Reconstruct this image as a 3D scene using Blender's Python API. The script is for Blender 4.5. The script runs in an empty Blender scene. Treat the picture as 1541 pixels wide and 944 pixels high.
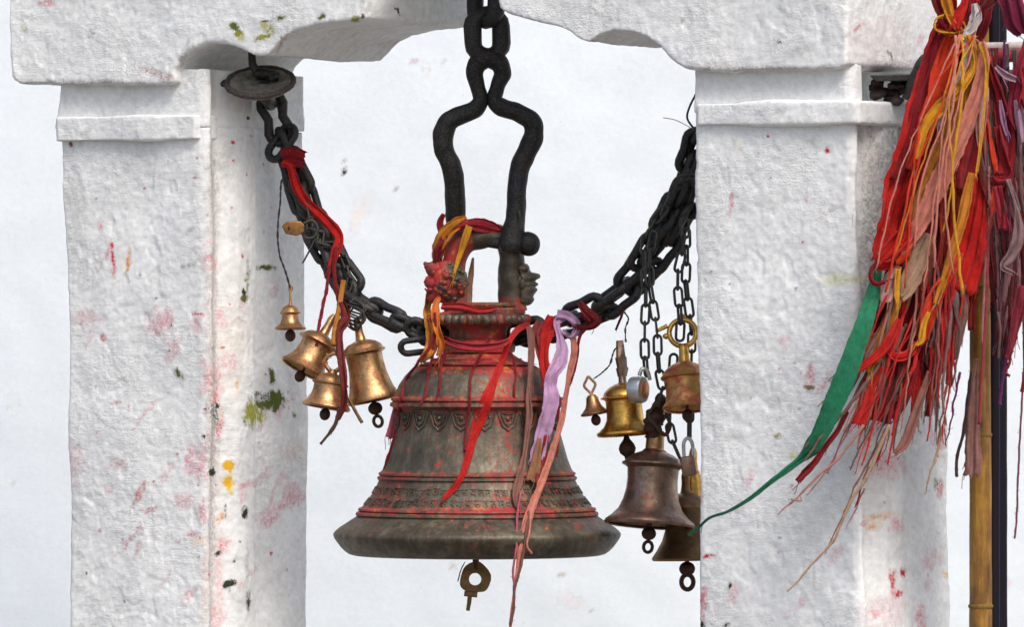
import bpy, bmesh, math, random
from mathutils import Vector, Matrix, noise, Quaternion
random.seed(7)
R = math.radians
scene = bpy.context.scene
COL = scene.collection
# ---------------------------------------------------------------- camera, world, sun, exposure
S = 0.002            # metres per photo pixel on the plane of the big bell
CZ = 2.2             # eye height
F = 10000.0          # distance eye - bell in the same units (20 m)
cam_d = bpy.data.cameras.new('camera'); cam = bpy.data.objects.new('camera', cam_d); COL.objects.link(cam)
cam.location = (0, -F*S, CZ); cam.rotation_euler = (R(90), 0, 0)
cam_d.sensor_width = 36; cam_d.lens = 36*F/1541; cam_d.clip_start = 0.5; cam_d.clip_end = 2000
cam_d.dof.use_dof = True; cam_d.dof.focus_distance = F*S; cam_d.dof.aperture_fstop = 9
scene.camera = cam
SUN_EL, SUN_AZ = 52, 27      # azimuth measured from the eye's back towards the right
w = bpy.data.worlds.new('World'); scene.world = w; w.use_nodes = True
nt = w.node_tree; bg = nt.nodes['Background']
sky = nt.nodes.new('ShaderNodeTexSky'); sky.sky_type = 'NISHITA'; sky.sun_disc = False
sky.sun_elevation = R(SUN_EL); sky.sun_rotation = R(180-SUN_AZ); sky.dust_density = 4; sky.ozone_density = 1; sky.air_density = 1
nt.links.new(sky.outputs[0], bg.inputs[0]); bg.inputs[1].default_value = 0.15
sd = bpy.data.lights.new('sun', 'SUN'); so = bpy.data.objects.new('sun', sd); COL.objects.link(so)
sd.energy = 1.6; sd.angle = R(20); sd.color = (1, .975, .94)
dv = Vector((math.sin(R(SUN_AZ))*math.cos(R(SUN_EL)), -math.cos(R(SUN_AZ))*math.cos(R(SUN_EL)), math.sin(R(SUN_EL))))
so.rotation_euler = dv.to_track_quat('Z', 'Y').to_euler(); so.location = dv*30
scene.view_settings.view_transform = 'Standard'; scene.view_settings.look = 'None'
scene.view_settings.gamma = 1; scene.view_settings.exposure = 0.34
scene.render.engine = 'CYCLES'
scene.cycles.max_bounces = 6
# ---------------------------------------------------------------- coordinates
def P(px, py, d=0):
    """photo pixel and depth behind the bell plane (px units) -> world point"""
    k = (F+d)/F
    return Vector(((px-770.5)*S*k, d*S, CZ+(472-py)*S*k))
def PX(v):
    d = v.y/S; k = (F+d)/F
    return (v.x/(S*k)+770.5, 472-(v.z-CZ)/(S*k), d)
A = R(31); U = Vector((math.cos(A), -math.sin(A), 0)); V = Vector((math.sin(A), math.cos(A), 0))
OX = (718-770.5)
def L(u, v, z): # gateway frame (px units, z in metres) -> world
    return Vector((OX*S, 0, 0)) + U*(u*S) + V*(v*S) + Vector((0, 0, z))
def onplane(px, py, v):
    """gateway coordinates (u, z) of the photo pixel on the plane v"""
    o = Vector((0, -F*S, CZ)); t = P(px, py, 0)-o
    p0 = L(0, v, 0); k = (p0-o).dot(V)/t.dot(V); q = o+t*k
    r = q-Vector((OX*S, 0, 0))
    return r.dot(U)/S, q.z
# ---------------------------------------------------------------- tagging
def empty(name, loc, label, cat, group=None):
    o = bpy.data.objects.new(name, None); COL.objects.link(o); o.location = loc
    o.empty_display_size = .05
    o['label'] = label; o['category'] = cat
    if group: o['group'] = group
    return o
def tag(o, label, cat, group=None):
    o['label'] = label; o['category'] = cat
    if group: o['group'] = group
    return o
def wloc(o):
    v = Vector((0, 0, 0))
    while o: v += Vector(o.location); o = o.parent
    return v
# ---------------------------------------------------------------- mesh builder
def smooth_path(pts, n=6):
    """Catmull-Rom through tuples of any length"""
    if len(pts) < 3: 
        a, b = pts[0], pts[-1]
        return [tuple(a[i]+(b[i]-a[i])*k/n for i in range(len(a))) for k in range(n+1)]
    out = []; m = len(pts)
    for i in range(m-1):
        p0 = pts[max(i-1, 0)]; p1 = pts[i]; p2 = pts[i+1]; p3 = pts[min(i+2, m-1)]
        for k in range(n):
            t = k/n
            out.append(tuple(.5*((2*p1[j])+(-p0[j]+p2[j])*t+(2*p0[j]-5*p1[j]+4*p2[j]-p3[j])*t*t+(-p0[j]+3*p1[j]-3*p2[j]+p3[j])*t**3) for j in range(len(p1))))
    out.append(tuple(pts[-1])); return out
class MB:
    def __init__(s, M=None): s.v = []; s.f = []; s.M = M
    def add(s, vs, fs):
        n = len(s.v)
        s.v += [(s.M @ Vector(q)) if s.M else Vector(q) for q in vs]
        s.f += [tuple(i+n for i in q) for q in fs]
    def tube(s, pts, rad, seg=8, closed=False, caps=True, wob=0, wf=40):
        pts = [Vector(p) for p in pts]; n = len(pts)
        if not hasattr(rad, '__len__'): rad = [rad]*n
        vs = []; fs = []; prev = None
        for i, p in enumerate(pts):
            if closed: t = pts[(i+1) % n]-pts[i-1]
            else: t = pts[min(i+1, n-1)]-pts[max(i-1, 0)]
            if t.length < 1e-9: t = Vector((0, 0, 1))
            t.normalize()
            if prev is None:
                a = Vector((0, 1, 0)) if abs(t.y) < .9 else Vector((1, 0, 0))
                nx = t.cross(a).normalized()
            else:
                nx = (prev-t*prev.dot(t))
                nx = nx.normalized() if nx.length > 1e-6 else t.orthogonal().normalized()
            prev = nx; ny = t.cross(nx)
            for k in range(seg):
                an = 2*math.pi*k/seg; dr = nx*math.cos(an)+ny*math.sin(an)
                r = rad[i]
                if wob: r *= 1+wob*noise.noise((p+dr*rad[i])*wf)
                vs.append(p+dr*r)
        m = n if closed else n-1
        for i in range(m):
            j = (i+1) % n
            for k in range(seg):
                l = (k+1) % seg
                fs.append((i*seg+k, i*seg+l, j*seg+l, j*seg+k))
        if caps and not closed:
            fs.append(tuple(reversed(range(seg)))); fs.append(tuple((n-1)*seg+k for k in range(seg)))
        s.add(vs, fs)
    def lathe(s, prof, c=(0, 0, 0), seg=48, axis=None, wob=0, wf=10):
        """prof: (r, z) list; c centre; revolve about z (or Matrix axis)"""
        c = Vector(c); vs = []; fs = []; n = len(prof)
        for r, z in prof:
            for k in range(seg):
                an = 2*math.pi*k/seg
                q = Vector((r*math.cos(an), r*math.sin(an), z))
                if wob: q = Vector((q.x*(1+wob*noise.noise(q*wf)), q.y*(1+wob*noise.noise(q*wf)), q.z))
                vs.append(c+(axis @ q if axis else q))
        for i in range(n-1):
            for k in range(seg):
                l = (k+1) % seg
                fs.append((i*seg+k, (i+1)*seg+k, (i+1)*seg+l, i*seg+l))
        s.add(vs, fs)
    def ball(s, c, rx, ry=None, rz=None, seg=16, ring=10, wob=0, wf=30):
        ry = rx if ry is None else ry; rz = rx if rz is None else rz; c = Vector(c)
        vs = [c+Vector((0, 0, -rz))]; fs = []
        for i in range(1, ring):
            t = -math.pi/2+math.pi*i/ring
            for k in range(seg):
                a = 2*math.pi*k/seg
                q = Vector((rx*math.cos(t)*math.cos(a), ry*math.cos(t)*math.sin(a), rz*math.sin(t)))
                if wob: q *= 1+wob*noise.noise((c+q)*wf)
                vs.append(c+q)
        vs.append(c+Vector((0, 0, rz)))
        for k in range(seg):
            l = (k+1) % seg; fs.append((0, 1+l, 1+k))
            for i in range(ring-2):
                a = 1+i*seg; b = a+seg; fs.append((a+k, a+l, b+l, b+k))
            a = 1+(ring-2)*seg; fs.append((a+k, a+l, len(vs)-1))
        s.add(vs, fs)
    def prism(s, poly, th, fn):
        """poly (a,b) extruded th; fn(a,b,t)->point"""
        n = len(poly); vs = [fn(a, b, 0) for a, b in poly]+[fn(a, b, th) for a, b in poly]
        fs = [tuple(range(n)), tuple(reversed(range(n, 2*n)))]
        fs += [(i, i+n, (i+1) % n+n, (i+1) % n) for i in range(n)]
        s.add(vs, fs)
    def box(s, c, sx, sy, sz, rot=None):
        c = Vector(c); vs = []
        for x in (-1, 1):
            for y in (-1, 1):
                for z in (-1, 1):
                    q = Vector((x*sx/2, y*sy/2, z*sz/2)); vs.append(c+(rot @ q if rot else q))
        s.add(vs, [(0, 1, 3, 2), (4, 6, 7, 5), (0, 4, 5, 1), (2, 3, 7, 6), (0, 2, 6, 4), (1, 5, 7, 3)])
    def build(s, name, mat, parent=None, smooth=True, bevel=0, solid=0, fix=False, autosmooth=None):
        me = bpy.data.meshes.new(name)
        if parent: off = wloc(parent)
        else:
            off = Vector((0, 0, 0))
            for q in s.v: off += q
            off /= max(1, len(s.v))
        me.from_pydata([tuple(q-off) for q in s.v], [], s.f)
        if fix:
            bm = bmesh.new(); bm.from_mesh(me); bmesh.ops.recalc_face_normals(bm, faces=bm.faces); bm.to_mesh(me); bm.free()
        o = bpy.data.objects.new(name, me); COL.objects.link(o)
        if parent: o.parent = parent
        else: o.location = off
        if mat: me.materials.append(mat)
        if smooth:
            me.polygons.foreach_set('use_smooth', [True]*len(me.polygons))
            if autosmooth: me.set_sharp_from_angle(angle=R(autosmooth))
        if bevel:
            b = o.modifiers.new('bevel', 'BEVEL'); b.width = bevel; b.segments = 2; b.limit_method = 'ANGLE'
        if solid:
            b = o.modifiers.new('thickness', 'SOLIDIFY'); b.thickness = solid; b.offset = 0
        return o
# ---------------------------------------------------------------- materials
def mat(name):
    m = bpy.data.materials.new(name); m.use_nodes = True
    n = m.node_tree; b = n.nodes['Principled BSDF']
    return m, n, b
def N(n, t, **k):
    x = n.nodes.new(t)
    for a, v in k.items():
        if a in x.inputs: x.inputs[a].default_value = v
        else: setattr(x, a, v)
    return x
def noise_n(n, scale, detail=4, rough=.6, vec=None, dist=0):
    x = N(n, 'ShaderNodeTexNoise'); x.inputs['Scale'].default_value = scale; x.inputs['Detail'].default_value = detail
    x.inputs['Roughness'].default_value = rough; x.inputs['Distortion'].default_value = dist
    if vec: n.links.new(vec, x.inputs['Vector'])
    return x.outputs['Fac']
def pos(n, sc=(1, 1, 1)):
    g = N(n, 'ShaderNodeNewGeometry'); m = N(n, 'ShaderNodeMapping'); m.inputs['Scale'].default_value = sc
    n.links.new(g.outputs['Position'], m.inputs[0]); return m.outputs[0]
def ramp(n, fac, stops):
    r = N(n, 'ShaderNodeValToRGB'); e = r.color_ramp.elements
    while len(e) < len(stops): e.new(.5)
    for q, (p, c) in zip(e, stops):
        q.position = p; q.color = (c, c, c, 1) if not hasattr(c, '__len__') else (*c, 1)
    n.links.new(fac, r.inputs[0]); return r.outputs[0]
def mix(n, fac, a, b, mode='MIX'):
    x = N(n, 'ShaderNodeMix', data_type='RGBA', blend_type=mode)
    for i, v in ((0, fac), (6, a), (7, b)):
        if hasattr(v, 'is_linked') or isinstance(v, bpy.types.NodeSocket): n.links.new(v, x.inputs[i])
        elif i == 0: x.inputs[0].default_value = v
        else: x.inputs[i].default_value = (*v, 1)
    return x.outputs[2]
def math_n(n, op, a, b=0, clamp=False):
    x = N(n, 'ShaderNodeMath', operation=op); x.use_clamp = clamp
    for i, v in ((0, a), (1, b)):
        if isinstance(v, bpy.types.NodeSocket): n.links.new(v, x.inputs[i])
        else: x.inputs[i].default_value = v
    return x.outputs[0]
def bump(n, b, h, strength, dist=.01):
    x = N(n, 'ShaderNodeBump'); x.inputs['Strength'].default_value = strength; x.inputs['Distance'].default_value = dist
    n.links.new(h, x.inputs['Height']); n.links.new(x.outputs[0], b.inputs['Normal'])
def plaster(name, lo, hi, bstr=.6, rough=.9, fine=1.0, bd=.006, crack=0.0):
    m, n, b = mat(name); v = pos(n)
    f1 = noise_n(n, 3, 5, .65, v); f2 = noise_n(n, 42, 5, .7, v); f3 = noise_n(n, 260*fine, 3, .7, v)
    a = math_n(n, 'ADD', math_n(n, 'MULTIPLY', f1, .35), math_n(n, 'MULTIPLY', f2, .65))
    c = ramp(n, a, [(.34, lo), (.62, hi)])
    # grime specks
    sp = ramp(n, noise_n(n, 120, 2, .5, v), [(.70, 0), (.78, 1)])
    c = mix(n, math_n(n, 'MULTIPLY', sp, .35), c, (.30, .28, .24))
    at = N(n, 'ShaderNodeAttribute', attribute_name='stain')
    k = math_n(n, 'MULTIPLY', at.outputs['Alpha'], ramp(n, noise_n(n, 110, 6, .8, v, .4), [(.38, 0), (.58, 1)]))
    k = math_n(n, 'ADD', math_n(n, 'MULTIPLY', k, 1.15), math_n(n, 'MULTIPLY', math_n(n, 'MAXIMUM', math_n(n, 'SUBTRACT', at.outputs['Alpha'], .9), 0), 1.3), True)
    n.links.new(mix(n, k, c, at.outputs['Color']), b.inputs['Base Color'])
    b.inputs['Roughness'].default_value = rough; b.inputs['Specular IOR Level'].default_value = .25
    h = math_n(n, 'ADD', math_n(n, 'MULTIPLY', f2, .9), math_n(n, 'MULTIPLY', f3, .38))
    # brush drag, mostly horizontal-diagonal
    dr = noise_n(n, 60, 4, .7, pos(n, (.35, .35, 2.2)), .5)
    h = math_n(n, 'ADD', h, math_n(n, 'MULTIPLY', dr, .35))
    pv = N(n, 'ShaderNodeVectorMath', operation='ADD'); nzv = N(n, 'ShaderNodeTexNoise'); nzv.inputs['Scale'].default_value = 9; n.links.new(v, nzv.inputs['Vector'])
    sc_ = N(n, 'ShaderNodeVectorMath', operation='SCALE'); sc_.inputs['Scale'].default_value = .22; n.links.new(nzv.outputs['Color'], sc_.inputs[0])
    n.links.new(v, pv.inputs[0]); n.links.new(sc_.outputs[0], pv.inputs[1])
    vo = N(n, 'ShaderNodeTexVoronoi', feature='DISTANCE_TO_EDGE'); vo.inputs['Scale'].default_value = 15; n.links.new(pv.outputs[0], vo.inputs['Vector'])
    cm = math_n(n, 'MULTIPLY', ramp(n, vo.outputs['Distance'], [(.0, 1), (.022, 0)]), ramp(n, noise_n(n, 3.4, 4, .6, v), [(.57, 0), (.64, 1)]))
    h = math_n(n, 'SUBTRACT', math_n(n, 'MULTIPLY', h, ramp(n, noise_n(n, 5, 3, .5, v), [(.38, .35), (.62, 1.5)])), math_n(n, 'MULTIPLY', cm, crack))
    bump(n, b, h, bstr, bd)
    return m
M_wall = plaster('white_wall_limewash', (.70, .755, .79), (.76, .81, .845), .22, bd=.004)
M_gate = plaster('gateway_limewash', (.66, .665, .65), (.86, .868, .855), .65, bd=.007, crack=0.0)
def iron(name, base=(.020, .020, .021), dust=(.17, .16, .15), amt=.38, rough=.44, metal=.55):
    m, n, b = mat(name); v = pos(n)
    f = noise_n(n, 160, 5, .7, v)
    c = mix(n, math_n(n, 'MULTIPLY', ramp(n, f, [(.48, 0), (.70, 1)]), amt), base, dust)
    sp = ramp(n, noise_n(n, 420, 2, .5, v), [(.72, 0), (.76, 1)])
    c = mix(n, math_n(n, 'MULTIPLY', sp, .5), c, (.45, .33, .28))
    c = mix(n, math_n(n, 'MULTIPLY', ramp(n, noise_n(n, 18, 5, .7, v), [(.52, 0), (.66, 1)]), .35), c, (.075, .04, .026))
    gp = N(n, 'ShaderNodeNewGeometry'); c = mix(n, math_n(n, 'MULTIPLY', ramp(n, gp.outputs['Pointiness'], [(.53, 0), (.62, 1)]), .3), c, (.15, .14, .125))
    n.links.new(c, b.inputs['Base Color']); b.inputs['Metallic'].default_value = metal
    n.links.new(ramp(n, f, [(.3, rough-.1), (.7, rough+.2)]), b.inputs['Roughness'])
    bump(n, b, math_n(n, 'ADD', f, math_n(n, 'MULTIPLY', noise_n(n, 30, 3, .5, v), 1.5)), .6, .003); return m
M_iron = iron('black_iron'); M_iron2 = iron('grey_iron', (.03, .032, .028), (.16, .15, .12), .6, .5)
M_rust = iron('rusty_iron', (.06, .025, .015), (.16, .06, .03), .7, .7)
M_hang = iron('forged_iron', (.014, .014, .014), (.12, .115, .10), .55, .5)
def bronze(name='dark_bronze'):
    """cast bell bronze under years of vermilion: pigment gathers on ledges, top and around the garlands"""
    m, n, b = mat(name); v = pos(n)
    f1 = noise_n(n, 9, 6, .65, v); f2 = noise_n(n, 70, 5, .7, v); st = noise_n(n, 26, 5, .7, pos(n, (1.6, 1.6, .35)))
    c = ramp(n, math_n(n, 'ADD', math_n(n, 'MULTIPLY', f1, .5), math_n(n, 'MULTIPLY', st, .5)),
             [(.34, (.038, .029, .020)), (.5, (.088, .073, .050)), (.66, (.185, .158, .112))])
    at = N(n, 'ShaderNodeAttribute', attribute_name='stain')
    k = math_n(n, 'ADD', at.outputs['Alpha'], math_n(n, 'MULTIPLY', math_n(n, 'SUBTRACT', math_n(n, 'ADD', math_n(n, 'MULTIPLY', f2, .6), math_n(n, 'MULTIPLY', noise_n(n, 40, 5, .75, pos(n, (1, 1, .3)), .3), .4)), .5), 3.2))
    k = ramp(n, k, [(.40, 0), (.95, 1)])
    k = math_n(n, 'MULTIPLY', k, math_n(n, 'GREATER_THAN', at.outputs['Alpha'], .02))
    gold = ramp(n, noise_n(n, 22, 4, .65, v), [(.54, 0), (.62, 1)])
    pig = mix(n, math_n(n, 'MULTIPLY', gold, .55), at.outputs['Color'], (.70, .27, .02))
    n.links.new(mix(n, math_n(n, 'MULTIPLY', k, .82), c, pig), b.inputs['Base Color'])
    n.links.new(math_n(n, 'MULTIPLY', math_n(n, 'SUBTRACT', 1, k), .45), b.inputs['Metallic'])
    n.links.new(ramp(n, math_n(n, 'ADD', f2, math_n(n, 'MULTIPLY', k, .4)), [(.3, .38), (.9, .8)]), b.inputs['Roughness'])
    bump(n, b, math_n(n, 'ADD', f2, math_n(n, 'MULTIPLY', f1, .8)), .5, .003); return m
M_bronze = bronze()
def brass(name, base, dark, red=0.0, rough=.3, tarn=.5):
    m, n, b = mat(name); v = pos(n)
    f1 = noise_n(n, 22, 5, .65, v); f2 = noise_n(n, 140, 4, .7, v)
    k = ramp(n, math_n(n, 'ADD', math_n(n, 'MULTIPLY', f1, .7), math_n(n, 'MULTIPLY', f2, .3)), [(.36, 1), (.62, 0)])
    c = mix(n, math_n(n, 'MULTIPLY', k, tarn), base, dark)
    r = ramp(n, noise_n(n, 36, 6, .75, v, .3), [(.60-red*.25, 0), (.70-red*.2, 1)])
    r = math_n(n, 'MULTIPLY', r, min(1, red*1.6))
    c = mix(n, r, c, (.42, .05, .03))
    n.links.new(c, b.inputs['Base Color'])
    n.links.new(math_n(n, 'SUBTRACT', .95, math_n(n, 'MULTIPLY', r, .8)), b.inputs['Metallic'])
    n.links.new(ramp(n, math_n(n, 'ADD', math_n(n, 'MULTIPLY', k, .5), math_n(n, 'MULTIPLY', f2, .5)), [(.1, rough-.08), (.9, rough+.25)]), b.inputs['Roughness'])
    tn = noise_n(n, 14, 3, .5, pos(n, (1, 1, 22)))
    bump(n, b, math_n(n, 'ADD', math_n(n, 'ADD', f2, f1), math_n(n, 'MULTIPLY', tn, .9)), .4, .0016); return m
M_brass = brass('polished_brass', (.62, .38, .17), (.15, .075, .04), .36, .34, .95)
M_brass2 = brass('bright_brass', (.82, .47, .10), (.22, .10, .03), .2, .22, .75)
M_brassr = brass('red_smeared_brass', (.70, .40, .13), (.22, .10, .04), .55, .32, .7)
M_copper = brass('grey_brown_bronze', (.36, .25, .18), (.10, .065, .045), .28, .32, .85)
M_dkbrass = brass('dark_brass', (.26, .165, .08), (.08, .05, .028), .25, .4, .7)
M_steel = brass('scratched_steel', (.62, .64, .62), (.25, .25, .24), .3, .28, .4)
_cloth = {}
def cloth(c, name=None, weave=900):
    key = tuple(c)
    if key in _cloth: return _cloth[key]
    m, n, b = mat(name or 'cloth'); v = pos(n)
    f = noise_n(n, 35, 5, .7, v); d = tuple(x*.74 for x in c); l = tuple(min(1, x*1.12+.005) for x in c)
    col = ramp(n, f, [(.34, d), (.52, c), (.70, l)])
    # sun bleached threads
    th = noise_n(n, 300, 3, .6, pos(n, (1, 1, .25)))
    col = mix(n, math_n(n, 'MULTIPLY', ramp(n, th, [(.55, 0), (.75, 1)]), .10), col, (.62, .48, .40))
    n.links.new(col, b.inputs['Base Color']); b.inputs['Roughness'].default_value = .9
    b.inputs['Specular IOR Level'].default_value = .15
    b.inputs['Sheen Weight'].default_value = .15
    # a little light comes through the thin fabric
    tr = N(n, 'ShaderNodeBsdfTranslucent'); n.links.new(col, tr.inputs[0])
    ms = N(n, 'ShaderNodeMixShader'); ms.inputs[0].default_value = .32
    out = n.nodes['Material Output']
    n.links.new(b.outputs[0], ms.inputs[1]); n.links.new(tr.outputs[0], ms.inputs[2]); n.links.new(ms.outputs[0], out.inputs[0])
    cre = noise_n(n, 75, 4, .65, pos(n, (1, 1, .22)), .4)
    bump(n, b, math_n(n, 'ADD', math_n(n, 'ADD', noise_n(n, weave, 2, .6, v), f), math_n(n, 'MULTIPLY', cre, 3)), .8, .003)
    _cloth[key] = m; return m
RED = (.70, .016, .012); CRIM = (.33, .010, .018); DRED = (.17, .010, .014); MAR = (.085, .018, .025); ORR = (.86, .06, .015)
ORG = (.78, .30, .02); YEL = (.85, .42, .02); OCH = (.62, .24, .03); PINK = (.80, .30, .22); PALE = (.74, .42, .36); DUST = (.30, .15, .125)
DUST2 = (.19, .10, .095); LIL = (.80, .50, .76); WHT = (.75, .68, .66); GRN = (.025, .26, .13); GREY = (.22, .20, .20); VIO = (.16, .02, .12)
BEI = (.58, .38, .24); PNK2 = (.62, .14, .20)
# ---------------------------------------------------------------- ribbons and strings
def nz(*a): return noise.noise(Vector(a))
def ribbon(name, pts, c, parent=None, seed=0, folds=1.0, twist=.5, fray=1.0, n=7, cols=8, thick=.0012, jag=1.0):
    """pts: (px, py, d, width) along the cloth"""
    path = smooth_path(pts, n); m = len(path); vs = []; fs = []; prev = None
    s0 = seed*13.7
    W = [max(1.0, q[3]) for q in path]
    pp = [P(q[0], q[1], q[2]) for q in path]; acc = 0
    ph = random.Random(seed).uniform(0, 6.28)
    Wm = max(W); cols = int(cols+Wm/3)
    for i, p in enumerate(pp):
        t = pp[min(i+1, m-1)]-pp[max(i-1, 0)]; t.normalize()
        side = t.cross(Vector((0, 1, 0)))
        if side.length < 1e-4: side = Vector((1, 0, 0))
        side.normalize(); dep = side.cross(t).normalized()
        if i: acc += (pp[i]-pp[i-1]).length/S
        tw = twist*(nz(acc*.012, s0, 0)*2.2)
        wd = side*math.cos(tw)+dep*math.sin(tw)
        nr = t.cross(wd).normalized()
        hw = W[i]*.5*S*(1+.10*nz(acc*.06, s0, 3))
        for k in range(cols+1):
            a = -1+2*k/cols
            fq = 2.6+Wm/9
            f1 = math.asin(math.sin(a*fq+ph+acc*.012+1.5*nz(acc*.02, s0, 6)))*.64; f2 = math.sin(a*fq*2.1+ph*2+acc*.03)
            fold = folds*min(W[i], 14)*.24*S*(f1+.45*f2+.9*nz(a*1.2, acc*.035, s0+5))
            e = a*hw
            if abs(a) > .99: e *= 1+.10*fray*jag*nz(acc*.45, s0, a*9)+.12*fray*jag*nz(acc*.11, s0, a*4)
            q = p+wd*e+nr*fold
            if i == m-1: q += t*fray*S*(W[i]*.30*nz(a*2.2, s0, 8)+3*nz(a*7, s0, 2))
            vs.append(q)
    for i in range(m-1):
        for k in range(cols):
            a = i*(cols+1)+k; fs.append((a, a+1, a+cols+2, a+cols+1))
    mb = MB(); mb.add(vs, fs)
    # loose threads at the end and edges
    rn = random.Random(seed+5)
    nth = int(3*fray)
    base = len(mb.v)
    o = mb
    for _ in range(nth):
        k = rn.randrange(cols+1); i = m-1 if rn.random() < .6 else rn.randrange(m//2, m)
        q = vs[i*(cols+1)+(k if i == m-1 else rn.choice((0, cols)))]
        ln = rn.uniform(6, 18)*S; tt = (pp[i]-pp[max(0, i-2)]).normalized()+Vector((rn.uniform(-.5, .5), rn.uniform(-.3, .3), rn.uniform(-.6, .1)))
        o.tube([q+tt*ln*j/3+Vector((rn.uniform(-1, 1), 0, rn.uniform(-1, 1)))*S*.8 for j in range(4)], .35*S, 3)
    return o.build(name, cloth(c), parent, solid=thick)
def cord(name, pts, c, r=2.0, parent=None, seed=0, fuzz=6, n=8, material=None, wob=.5, kink=1.0, strands=1):
    path = smooth_path(pts, n); mb = MB(); rn = random.Random(seed)
    for s_ in range(strands):
        pp = []
        for i, q in enumerate(path):
            a = i*1.1+s_*math.pi*2/strands
            p = P(q[0]+kink*1.2*nz(q[1]*.06, seed*3.1+s_, 0)+(math.cos(a)*r*.7 if strands > 1 else 0), q[1]+kink*1.0*nz(q[0]*.06, q[1]*.05, seed+s_), q[2]+(math.sin(a)*r*.7 if strands > 1 else 0))
            pp.append(p)
        rr = [(q[3] if len(q) > 3 else r)*S*(1+wob*.6*nz(i*.45, seed, 1)) for i, q in enumerate(path)]
        mb.tube(pp, rr, 6, wob=.25 if wob else 0, wf=700)
    for _ in range(int(fuzz*len(path)/14)):
        i = rn.randrange(len(pp)); d = Vector((rn.uniform(-1, 1), rn.uniform(-.5, .5), rn.uniform(-1, .6))).normalized()
        l = rn.uniform(2, 6)*S
        mb.tube([pp[i], pp[i]+d*l*.5+Vector((0, 0, -.3*l)), pp[i]+d*l], .28*S, 3)
    return mb.build(name, material or cloth(c), parent)
# ================================================================ SETTING
# ground
m, n, b = mat('courtyard_stone'); v = pos(n)
br = N(n, 'ShaderNodeTexBrick'); br.inputs['Scale'].default_value = 1; br.inputs['Brick Width'].default_value = .6; br.inputs['Row Height'].default_value = .4
br.inputs['Mortar Size'].default_value = .012; br.inputs['Color1'].default_value = (.17, .16, .14, 1); br.inputs['Color2'].default_value = (.13, .12, .11, 1); br.inputs['Mortar'].default_value = (.12, .11, .10, 1)
n.links.new(v, br.inputs['Vector'])
n.links.new(mix(n, noise_n(n, 2, 5, .6, v), br.outputs[0], (.20, .185, .165)), b.inputs['Base Color']); b.inputs['Roughness'].default_value = .85
bump(n, b, noise_n(n, 25, 5, .6, v), .4, .01)
mb = MB(); mb.add([(-400, -400, 0), (400, -400, 0), (400, 400, 0), (-400, 400, 0)], [(0, 1, 2, 3)])
g = mb.build('ground', m, smooth=False); g['kind'] = 'structure'

# ---- stains and painted shade: list of (px, py, rx, ry, angle, colour, strength)
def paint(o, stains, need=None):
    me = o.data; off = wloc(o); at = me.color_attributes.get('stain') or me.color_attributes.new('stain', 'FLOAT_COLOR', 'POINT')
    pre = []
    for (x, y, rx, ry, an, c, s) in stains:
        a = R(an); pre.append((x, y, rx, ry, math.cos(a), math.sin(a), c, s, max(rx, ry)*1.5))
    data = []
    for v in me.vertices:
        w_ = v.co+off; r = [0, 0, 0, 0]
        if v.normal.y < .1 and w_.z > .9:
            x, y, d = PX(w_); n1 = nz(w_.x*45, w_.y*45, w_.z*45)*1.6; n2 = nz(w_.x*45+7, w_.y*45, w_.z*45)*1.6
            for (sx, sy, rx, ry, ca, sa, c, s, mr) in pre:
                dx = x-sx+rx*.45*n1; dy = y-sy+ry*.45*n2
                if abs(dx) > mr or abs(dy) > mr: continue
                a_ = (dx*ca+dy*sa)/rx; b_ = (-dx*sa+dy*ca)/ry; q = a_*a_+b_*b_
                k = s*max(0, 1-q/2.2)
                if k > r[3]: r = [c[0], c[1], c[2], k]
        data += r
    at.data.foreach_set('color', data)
PKP = (.62, .22, .26); REDP = (.55, .03, .05); MOSS = (.10, .12, .02); MOSSL = (.30, .30, .05); DARKP = (.035, .035, .02); YELP = (.75, .42, .02); ORP = (.70, .30, .06); CREAM = (.55, .50, .25)
# background wall of the shrine
WALLY = 1500
def grid_sheet(x0, x1, y0, y1, st, d, bumpy):
    mb = MB(); nx = int((x1-x0)/st); ny = int((y1-y0)/st); vs = []
    for j in range(ny+1):
        for i in range(nx+1):
            p = P(x0+(x1-x0)*i/nx, y0+(y1-y0)*j/ny, d)
            p.y += bumpy*(nz(p.x*1.6, p.z*1.6, 0)*1.6+nz(p.x*7, p.z*7, 3)*.45)
            vs.append(p)
    fs = [(j*(nx+1)+i, j*(nx+1)+i+1, (j+1)*(nx+1)+i+1, (j+1)*(nx+1)+i) for j in range(ny) for i in range(nx)]
    mb.add(vs, [tuple(reversed(q)) for q in fs]); return mb
shr = empty('shrine_wall', P(770, 1430, WALLY), 'bluish white limewashed wall filling the whole background behind the gateway', 'wall')
face = grid_sheet(-160, 1700, -160, 1100, 6, WALLY, .006).build('plaster_face', M_wall, shr)
ws = [(518, 258, 6, 3.2, 18, DARKP, 2.2), (517, 243, 2, 2, 0, (.3, .28, .25), 1.4), (597, 285, 2.2, 2.2, 0, (.4, .38, .35), 1.2), 
      (624, 92, 4, 3, 0, PKP, .8), (641, 104, 4, 9, 0, (.7, .55, .45), .55), (846, 865, 4, 3.5, 0, (.5, .35, .2), .9), (681, 854, 6, 4, 30, (.55, .4, .35), .8), (890, 920, 4, 4, 0, (.45, .45, .45), .7),
      (540, 322, 10, 26, 25, (.8, .6, .5), .45), (505, 640, 2.5, 2.5, 0, (.4, .38, .35), 1), (22, 727, 2, 4, 0, ORP, 1.2), (515, 640, 2, 2, 0, DARKP, .8), (910, 610, 30, 6, 35, (.78, .62, .6), .4), (860, 905, 18, 8, 30, (.78, .6, .6), .5),
      (20, 610, 8, 12, 0, (.70, .70, .68), .5), (1515, 880, 4, 10, 0, PKP, .5)]
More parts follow.
